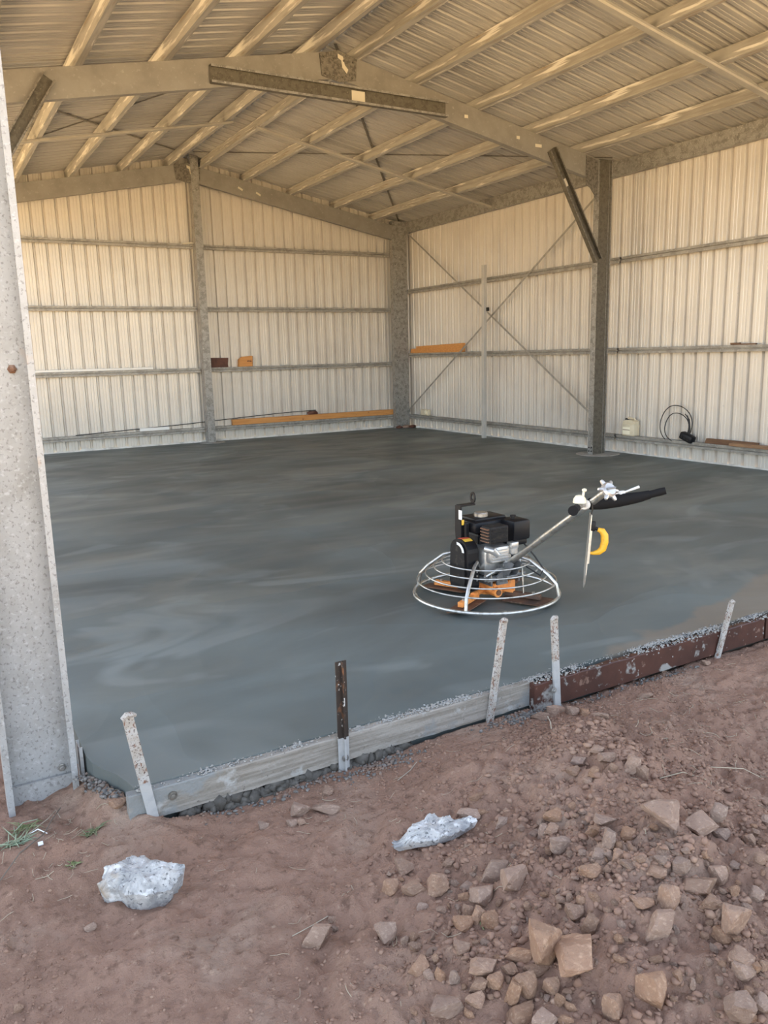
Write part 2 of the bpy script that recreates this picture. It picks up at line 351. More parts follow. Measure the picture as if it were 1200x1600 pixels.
def grid_axis(lo, a, b, hi, fine, n):
    k = np.linspace(0, 1, n+1)[1:]**2.2
    return np.concatenate([(a-(a-lo)*k)[::-1], np.arange(a, b, fine), b+(hi-b)*k])
gx = grid_axis(-70, -9.1, -3.9, 60, .011, 26); gy = grid_axis(-80, -13.1, -10.45, 60, .011, 26)
GX, GY = np.meshgrid(gx, gy); GZ = terrain(GX, GY)
# keep the far ground out of the shed's own footprint
nx, ny = len(gx), len(gy)
me = bpy.data.meshes.new('ground')
me.vertices.add(nx*ny); me.vertices.foreach_set('co', np.stack([GX, GY, GZ], -1).astype(np.float32).ravel())
ii = (np.arange(ny-1)[:, None]*nx+np.arange(nx-1)[None, :]).ravel()
loops = np.stack([ii, ii+1, ii+nx+1, ii+nx], 1).astype(np.int32)
me.loops.add(loops.size); me.loops.foreach_set('vertex_index', loops.ravel())
me.polygons.add(len(loops)); me.polygons.foreach_set('loop_start', np.arange(0, loops.size, 4, dtype=np.int32))
me.polygons.foreach_set('use_smooth', np.ones(len(loops), bool))
me.materials.append(M['soil']); me.update(calc_edges=True); me.validate()
ground = bpy.data.objects.new('ground', me); COL.objects.link(ground); props(ground, kind='structure')

# slab
sx0, sx1, sy0, sy1 = -8.055, 0.10, -11.125, 0.10
edge = [(sx0, sy1), (sx0, -10.80), (-8.045, -10.86), (-8.02, -10.93), (-7.985, -11.0), (-7.965, -11.07), (-7.955, sy0), (sx1, sy0), (sx1, sy1)]
mb = MB(); mb.prism([(a, b) for a, b in edge], (0, 0, 0), X, Y, -Z, .26)
mb.build('floor', M['slab'], kind='structure', loc=(0, 0, 0))

# ---------------- cladding
ROOF_T = .194; XC = -4.2; RZ = 4.58; PH = .146           # rafter top at ridge, slope, purlin height
def raft(x): return RZ - ROOF_T*abs(x-XC)
def roofz(x): return raft(x) + PH
RIB = [(0, 0), (.058, 0), (.062, .004), (.074, .004), (.078, 0), (.118, 0), (.122, .004), (.134, .004), (.138, 0)]
def ribline(x0, x1, pitch=.19, dep=.034):                # (pos, out) along a sheet
    out = []; k = math.floor(x0/pitch)-1
    while k*pitch < x1+pitch:
        b = k*pitch
        for p, q in ((0, 0), (.016, dep), (.034, dep), (.050, 0), (.094, 0), (.098, .004), (.108, .004), (.112, 0), (.138, 0), (.142, .004), (.152, .004), (.156, 0)):
            if x0-1e-6 <= b+p <= x1+1e-6: out.append((b+p, q))
        k += 1
    if not out or out[0][0] > x0+1e-4: out.insert(0, (x0, 0))
    if out[-1][0] < x1-1e-4: out.append((x1, 0))
    return out
def sheet(parent, name, pts_lo, pts_hi, m):
    n = len(pts_lo); mb = MB(); mb.add(list(pts_lo)+list(pts_hi), [(i, i+1, n+i+1, n+i) for i in range(n-1)])
    return mb.build(name, m, parent)
wb = empty('wall_back', (XC, .1, 0), kind='structure')
x = -8.42; i = 0
while x < .09:
    x1 = min(x+.76, .10); yy = .105 + .0012*(i % 2)
    L_ = ribline(x, x1+.02)
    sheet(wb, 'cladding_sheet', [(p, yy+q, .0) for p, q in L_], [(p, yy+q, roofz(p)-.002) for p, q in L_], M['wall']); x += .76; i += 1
wr = empty('wall_right', (.1, -5.6, 0), kind='structure')
y = .10; i = 0
while y > -11.3:
    y1 = max(y-.76, -11.35); xx = .105 + .0012*(i % 2)
    L_ = ribline(y1-.02, y)
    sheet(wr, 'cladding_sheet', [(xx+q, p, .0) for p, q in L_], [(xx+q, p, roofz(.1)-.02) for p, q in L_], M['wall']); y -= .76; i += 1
rf = empty('ceiling', (XC, -5.6, 4.5), kind='structure')
y = .14; i = 0
while y > -11.35:
    y1 = max(y-.76, -11.42); dz = .0012*(i % 2)
    L_ = ribline(y1-.015, y)
    for xa, xb in ((XC+.03, .24), (XC-.03, -8.64)):
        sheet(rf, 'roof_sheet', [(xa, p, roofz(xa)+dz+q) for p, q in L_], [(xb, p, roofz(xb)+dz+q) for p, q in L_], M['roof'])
    y -= .76; i += 1
mb = MB()
mb.prism([(-.16, .012-.16*ROOF_T+.03), (0, .05), (.16, .012-.16*ROOF_T+.03), (.16, .006-.16*ROOF_T+.03), (0, .044), (-.16, .006-.16*ROOF_T+.03)], (XC, .14, roofz(XC)), X, Z, -Y, 11.56)
mb.build('ridge_cap', M['roof'], rf)
for sg in (-1, 1):
    mb = MB(); dd = Vector((sg, 0, -ROOF_T)).normalized(); mb.prism([(0, -.16), (.012, -.16), (.012, .06), (0, .06)], (XC, .141, roofz(XC)), Y, Vector((sg*ROOF_T, 0, 1)).normalized(), dd, 4.52)
    mb.build('barge_flashing', M['roof'], rf)

# ---------------- columns
def thing(name, loc, label, cat, group=None, kind='thing'): return empty(name, loc, label, cat, group, kind)
# near front column: channel open to the outside
t = thing('steel_column', (-8.21, -10.72, -.2), 'tall galvanised channel column standing in the dirt at the near corner of the slab', 'column')
channel((-8.335, -10.715, -.22), (-8.335, -10.715, 3.85), -Y, X, .245, .085, .022, .005).build('channel', M['galv_near'], t)
MB().box((-8.21, -10.73, -.15), (.22, .012, .14)).build('base_cleat', M['galv_near'], t)
for bx, bz in ((-8.135, -.055), (-8.152, 1.43)):
    mbb = MB(); mbb.lathe([(.016, 0), (.016, .004), (.011, .005), (.011, .013), (.006, .015)], (bx, -10.72, bz), -Y, 6); mbb.build('bolt', M['rust'] if bz > 1 else M['galv'], t)
channel((-8.075, -10.70, -.22), (-8.075, -10.70, .03), X, -Y, .075, .012, .004, .004).build('footing_angle', M['galv_near'], t)
# right portal column
t = thing('steel_column', (-.32, -5.56, 0), 'galvanised portal column in the middle of the right wall, carrying a knee brace', 'column')
channel((-.43, -5.61, 0), (-.43, -5.61, 3.86), Y, X, .225, .055, .018, .004).build('channel', M['galv_shade'], t, label='dark web with shade painted in')  # web shade comes from the darker material colour
MB().prism([(-.432, 0), (-.428, 0), (-.428, 3.86), (-.432, 3.86)], (0, -5.61, 0), X, Z, Y, .098).build('flange', M['galv'], t)
MB().box((-.26, -5.613, 1.93), (.005, .006, 3.86)).build('web_crease', M['galv'], t)
MB().box((-.212, -5.60, 1.93), (.012, .03, 3.86)).build('edge_lip', M['galv'], t)
for dy in (.025, .07):
    for dz in (.05, .10):
        MB().cyl((-.436, -5.61+dy, dz), (-.430, -5.61+dy, dz), .011, 8).build('bolt', M['black_matt'], t)
mbb = MB(); mbb.lathe([(.30, 0), (.29, .006), (.2, .007)], (-.28, -5.56, 0), Z, 20); mbb.build('footing_ring', M['concrete_lump'], t, label='pale dried concrete ring')
# corner column back right
t = thing('steel_column', (-.19, -.06, 0), 'galvanised corner column where the back wall meets the right wall', 'column')
channel((-.33, -.125, 0), (-.33, -.125, 3.9), Y, X, .265, .1, .02, .004).build('channel', M['galv'], t)
channel((-.062, -.12, 0), (-.062, -.12, 3.9), X, Y, .075, .05, .015, .004).build('angle', M['galv'], t)
for bz in (3.12, 2.56, 1.92, 1.32, .6):
    for bx in (-.27, -.12): MB().cyl((bx, -.132, bz), (bx, -.124, bz), .009, 6).build('bolt', M['black_matt'], t)
# gable mullion
t = thing('steel_column', (-4.07, -.06, 0), 'slim galvanised column up the middle of the back wall to the ridge', 'column')
channel((-4.15, -.155, 0), (-4.15, -.155, 4.72), Y, X, .13, .15, .012, .004).build('channel', M['galv'], t)
mbb = MB(); mbb.lathe([(.22, 0), (.21, .006), (.15, .007)], (-4.07, -.1, 0), Z, 18); mbb.build('footing_ring', M['concrete_lump'], t, label='pale dried concrete ring')
# left side columns
for yy, lab in ((-5.56, 'galvanised portal column on the open left side, behind the near corner column'), (-.06, 'galvanised corner column at the far left end of the back wall')):
    t = thing('steel_column', (-8.2, yy, -.2), lab, 'column')
    channel((-8.34, yy-.05, -.2), (-8.34, yy-.05, 3.86), Y, X, .225, .1, .018, .004).build('channel', M['galv'], t)

# ---------------- rafters
def rafter(xa, xb, y, lab, h=.265):
    A = Vector((xa, y, raft(xa)-h)); B = Vector((xb, y, raft(xb)-h)); d = (B-A).normalized()
    v = Y.cross(d); v = v if v.z > 0 else -v
    t = thing('rafter', (xa, y, raft(xa)-h), lab, 'rafter')
    channel(A, B, Y, v, h*.985, .075, .018, .004).build('channel', M['galv_raft'], t)
    return t, v, d
M['galv_raft'] = mat('galvanised_rafter', (.27, .255, .23), .5, .2, layers=[((.22, .205, .185), 4, .4, .65), ((.33, .315, .285), 30, .6, .72)])
PY, BY = -5.60, -.12
tl, v, d = rafter(XC-.10, -8.36, PY, 'galvanised left rafter of the middle portal frame')
tr, v, d = rafter(XC+.10, -.36, PY, 'galvanised right rafter of the middle portal frame')
for bx in (-2.55, -1.78, -1.46): 
    zz = raft(bx)-.13; MB().rbox((bx, PY-.002, zz), (.10 if bx > -1.5 else .05, .004, .035), .001).build('label_patch', M['patch'], tr, label='pale paper patch')
rafter(XC-.10, -8.36, BY, 'galvanised left rafter against the back gable')
t, v, d = rafter(XC+.10, -.30, BY, 'galvanised right rafter against the back gable')
for bx in (-3.30, -2.98): MB().box((bx, BY-.002, raft(bx)-.15), (.09, .004, .03), Matrix.Rotation(.5, 3, 'Y')).build('label_patch', M['patch'], t, label='pale torn patch')
def apex(y, lab):
    t = thing('apex_bracket', (XC, y, raft(XC)-.33), lab, 'bracket')
    P = [(-.22, -.06), (-.20, -.27), (0, -.31), (.20, -.27), (.22, -.06), (0, .0)]
    MB().prism([(a, b+.005) for a, b in P], (XC, y-.006, raft(XC)), X, Z, -Y, .008).build('plate', M['galv_dark'], t)
    for a, b in ((-.17, -.08), (-.16, -.24), (-.06, -.08), (-.05, -.25), (.06, -.09), (.05, -.25), (.17, -.09), (.16, -.24)):
        MB().cyl((XC+a, y-.024, raft(XC)+b), (XC+a, y-.013, raft(XC)+b), .013, 6).build('bolt', M['steel_rod'], t)
    MB().prism([(-.01, -.03), (.05, -.05), (.07, -.13), (.11, -.17), (.09, -.21), (.04, -.16), (.03, -.09), (-.01, -.07)], (XC, y-.0145, raft(XC)), X, Z, -Y, .002).build('label_patch', M['patch'], t, label='torn pale sticker')
    return t
apex(PY, 'dark bolted apex plate joining the two middle rafters')
apex(BY, 'bolted apex plate at the top of the back gable, behind the slim column')
for (px, sgn, y, lab) in ((-.44, -1, PY, 'dark haunch plate where the middle right rafter meets its column'),):
    MB().prism([(-.03, -.02), (-.03, -.52), (-.09, -.44), (-.16, -.36), (-.24, -.32), (-.24, .03)], (px+.01, y-.004, raft(px)), X, Z, -Y, .008).build('haunch_bracket', M['galv_dark'], None, lab, 'bracket', kind='thing')
# collar tie
t = thing('collar_tie', (XC, PY-.03, 4.07), 'horizontal galvanised channel tie hung under the middle apex plate', 'tie')
channel((-5.62, PY-.012, 4.075), (-2.85, PY-.012, 4.075), -Y, Z, .165, .06, .02, .004).build('channel', M['galv_shade'], t)  # shaded recess painted dark by material
for zz, hh in ((4.075, .022), (4.075+.165-.022, .022)): MB().box((-4.235, PY-.0745, zz+hh/2), (2.77, .005, hh)).build('lip', M['galv'], t)
MB().box((-3.98, PY-.019, 4.157), (.16, .004, .115)).build('label_patch', M['patch'], t, label='pale paper patch')
# knee braces
def knee(p0, p1, lab, side):
    p0, p1 = Vector(p0), Vector(p1); d = (p1-p0).normalized(); v = Y.cross(d); v = v if v.x*side < 0 else -v
    t = thing('knee_brace', p1, lab, 'brace')
    channel(p0, p1, -Y, v, .12, .06, .016, .004).build('channel', M['galv_shade'], t)  # shade inside the brace channel is painted into its colour
    for q in (0, .12-.016): MB().prism([(0, 0), (.016, 0), (.016, .004), (0, .004)], p0+v*q-Y*.0605, v, -Y, d, (p1-p0).length).build('lip', M['galv_dark'], t)
    return t
t = knee((-1.22, PY-.008, 3.92), (-.40, PY-.008, 2.62), 'sloping galvanised knee brace between right portal column and rafter', 1)
MB().box((-1.02, PY-.016, 3.52), (.05, .004, .10), Matrix.Rotation(-.56, 3, 'Y')).build('label_patch', M['patch'], t, label='pale paper patch')
knee((-7.16, PY-.008, 3.96), (-7.99, PY-.008, 2.64), 'sloping galvanised knee brace under the left rafter, at the picture edge', -1)

# ---------------- purlins
ordw = ['first', 'second', 'third', 'fourth', 'fifth', 'sixth']
def purlin(x, lab, h=.13):
    t = thing('purlin', (x, -5.6, raft(x)), lab, 'purlin', 'roof purlins')
    s = 1 if x > XC else -1
    v = Vector((s*math.sin(math.atan(ROOF_T)), 0, math.cos(math.atan(ROOF_T))))
    uu = Vector((v.z, 0, -v.x))
    channel((x, .09, raft(x)), (x, -11.35, raft(x)), uu, v, h, .066, .016, .003).build('channel', M['galv_purlin'], t)
    return t
for i, x in enumerate((-3.99, -3.24, -2.39, -1.53, -.73)):
    purlin(x, 'galvanised roof purlin on the right slope, %s one down from the ridge' % ordw[i])
for i, x in enumerate((-4.50, -5.26, -6.06, -6.87, -7.68)):
    purlin(x, 'galvanised roof purlin on the left slope, %s one down from the ridge' % ordw[i])
t = thing('eave_purlin', (.02, -5.6, 3.72), 'galvanised eave beam along the top of the right wall', 'purlin')
channel((-.01, .09, 3.70), (-.01, -11.3, 3.70), X, Z, .192, .09, .016, .004).build('channel', M['galv'], t)
t = thing('eave_purlin', (-8.4, -5.6, 3.72), 'galvanised eave beam along the open left side', 'purlin')
channel((-8.38, .09, 3.70), (-8.38, -11.3, 3.70), -X, Z, .150, .09, .016, .004).build('channel', M['galv'], t)

# straps and roof bracing
def strap(p0, p1, wv, lab, wd=.11, th=.022, m='strap'):
    p0, p1 = Vector(p0), Vector(p1); d = p1-p0
    nrm = d.cross(Vector(wv)).normalized()
    if nrm.z < 0: nrm = -nrm
    mb = MB(); mb.prism([(-wd/2, .002), (-wd*.3, -.0), (-wd*.3, -th), (wd*.3, -th), (wd*.3, 0), (wd/2, .002), (wd/2, .004), (wd*.3-.003, .004), (wd*.3-.003, -th+.003), (-wd*.3+.003, -th+.003), (-wd*.3+.003, .004), (-wd/2, .004)], p0, Vector(wv), nrm, d.normalized(), d.length)
    return mb.build('roof_strap', M[m], None, lab, 'strap', 'straps under the purlins', 'thing')
def under(x, y, k=.009): return (x, y, raft(x)-k)
strap(under(-8.3, -2.88), under(-4.38, -2.83), Y, 'flat pale strap crossing under the left slope purlins')
strap(under(-4.02, -2.74), under(.0, -2.74), Y, 'flat pale strap crossing under the right slope purlins of the rear bay')
strap(under(-4.02, -8.2), under(.0, -8.2), Y, 'flat pale strap crossing under the right slope purlins of the front bay')
def flat_brace(x0, y0, x1, y1, dz, lab):
    A, B = Vector((x0, y0, raft(x0)+dz)), Vector((x1, y1, raft(x1)+dz)); d = (B-A).normalized(); sl = Vector((ROOF_T*(1 if x0+x1 > 2*XC else -1), 0, 1)).normalized()
    MB().prism([(-.017, 0), (.017, 0), (.017, .003), (-.017, .003)], A, d.cross(sl).normalized(), sl, d, (B-A).length).build('roof_brace', M['steel_rod'], None, lab, 'brace', None, 'thing')
flat_brace(-4.15, -5.45, -.1, .0, .134, 'thin dark bracing strip on the right roof slope running from middle apex to back corner')
flat_brace(-4.15, -.35, -.1, -5.50, .139, 'thin dark bracing strip on the right roof slope running from back ridge to portal column')
flat_brace(-8.2, -5.5, -4.3, -.3, .134, 'thin dark bracing strip on the left roof slope rising to the back gable')
flat_brace(-8.2, -.4, -4.35, -5.5, .139, 'thin dark bracing strip on the left roof slope rising to the middle apex')

# ---------------- girts
rows = ['lowest', 'second lowest', 'third lowest', 'topmost']
def girt(p0, p1, u, z, lab):                  # z = top of shelf; u = towards the wall
    c_ = (Vector(p0)+Vector(p1))/2
    t = thing('girt', (c_.x, c_.y, z-.075), lab, 'girt', 'wall girts')
    p0 = Vector((p0[0], p0[1], z)); p1 = Vector((p1[0], p1[1], z)); d = p1-p0
    # shelf plate on top, face turned down at the front with a stiffening groove
    th = .003
    prof = [(.095, 0), (0, 0), (0, -.030), (.022, -.033), (.022, -.043), (-.004, -.046), (-.004, -.078), (.016, -.078), (.016, -.075), (0, -.075), (0, -.049), (.025, -.046), (.025, -.030), (th, -.027), (th, -th), (.092, -th), (.092, -.06), (.095, -.06)]
    MB().prism(prof, p0, u, Z, d.normalized(), d.length).build('channel', M['galv_girt'], t)
    return t
M['galv_girt'] = mat('galvanised_girt', (.34, .32, .285), .45, .25, layers=[((.24, .225, .2), 8, .42, .62), ((.46, .44, .40), 30, .56, .7), ((.17, .155, .13), 60, .64, .72)])
for i, z in enumerate((.262, 1.288, 2.314, 3.335)):
    girt((-8.35, 0), (-4.16, 0), Y, z, 'galvanised girt on the back wall left of the slim column, %s row' % rows[i])
    girt((-3.99, 0), (-.26, 0), Y, z, 'galvanised girt on the back wall right of the slim column, %s row' % rows[i])
rows = ['lowest', 'middle', 'topmost']
for i, z in enumerate((.254, 1.449, 2.656)):
    girt((0, -.10), (0, -5.58), X, z, 'galvanised girt on the right wall in the rear bay, %s row' % rows[i])
    girt((0, -5.62), (0, -11.3), X, z, 'galvanised girt on the right wall in the front bay, %s row' % rows[i])

# wall bracing and post
for (a, b, lab) in (((.0, -.12, 3.72), (.0, -5.24, .45), 'thin diagonal wall strap falling from the back corner down to the portal column'),
                    ((.0, -.12, .34), (.0, -5.24, 3.57), 'thin diagonal wall strap rising from the back corner up to the portal column')):
    o_ = -.016 if a[2] > 1 else -.024; A, B = Vector(a)+Vector((o_, 0, 0)), Vector(b)+Vector((o_, 0, 0)); d = (B-A).normalized(); nn = d.cross(X)
    t = thing('wall_brace', A, lab, 'brace')
    MB().prism([(-.016, 0), (.016, 0), (.016, .003), (-.016, .003)], A, nn, X, d, (B-A).length).build('strap', M['galv_girt'], t)
    MB().box((A.x-.002, A.y-.02, A.z), (.006, .07, .07)).build('end_plate', M['galv'], t)
t = thing('square_post', (-.17, -2.78, 0), 'pale square steel post standing loose before the right wall bracing', 'post')
MB().rbox((-.17, -2.78, 1.415), (.062, .062, 2.83), .004).build('tube', M['strip'], t)
MB().box((-.17, -2.78, 2.832), (.068, .068, .006)).build('end_cap', M['strip'], t)
MB().rbox((-.135, -2.83, 2.13), (.03, .05, .06), .004).build('clip', M['black_matt'], t)

# pale membrane edge along the foot of the walls
for nm, a, b, wall in (('back', -8.35, .02, 0), ('right', -.02, -11.1, 1)):
    n = 160; V = []; F = []; r3 = random.Random(3+wall); hh = .03
    for i in range(n+1):
        s = a+(b-a)*i/n
        if r3.random() < .12: hh = r3.choice((.022, .03, .045, .038))
        h = hh+r3.uniform(-.006, .006); q = .066+r3.uniform(-.006, .006)
        for off in (0, .004):
            for z in (-.002, h):
                V.append((s, q+off, z) if wall == 0 else (q+off, s, z))
    for i in range(n):
        k = i*4; j = k+4
        F += [(k, j, j+1, k+1), (k+2, k+3, j+3, j+2), (k+1, j+1, j+3, k+3)]
    MB().add(V, F).build('membrane_strip', M['membrane'], None, 'ragged pale membrane edge along the foot of the %s wall' % nm, 'membrane', kind='thing')
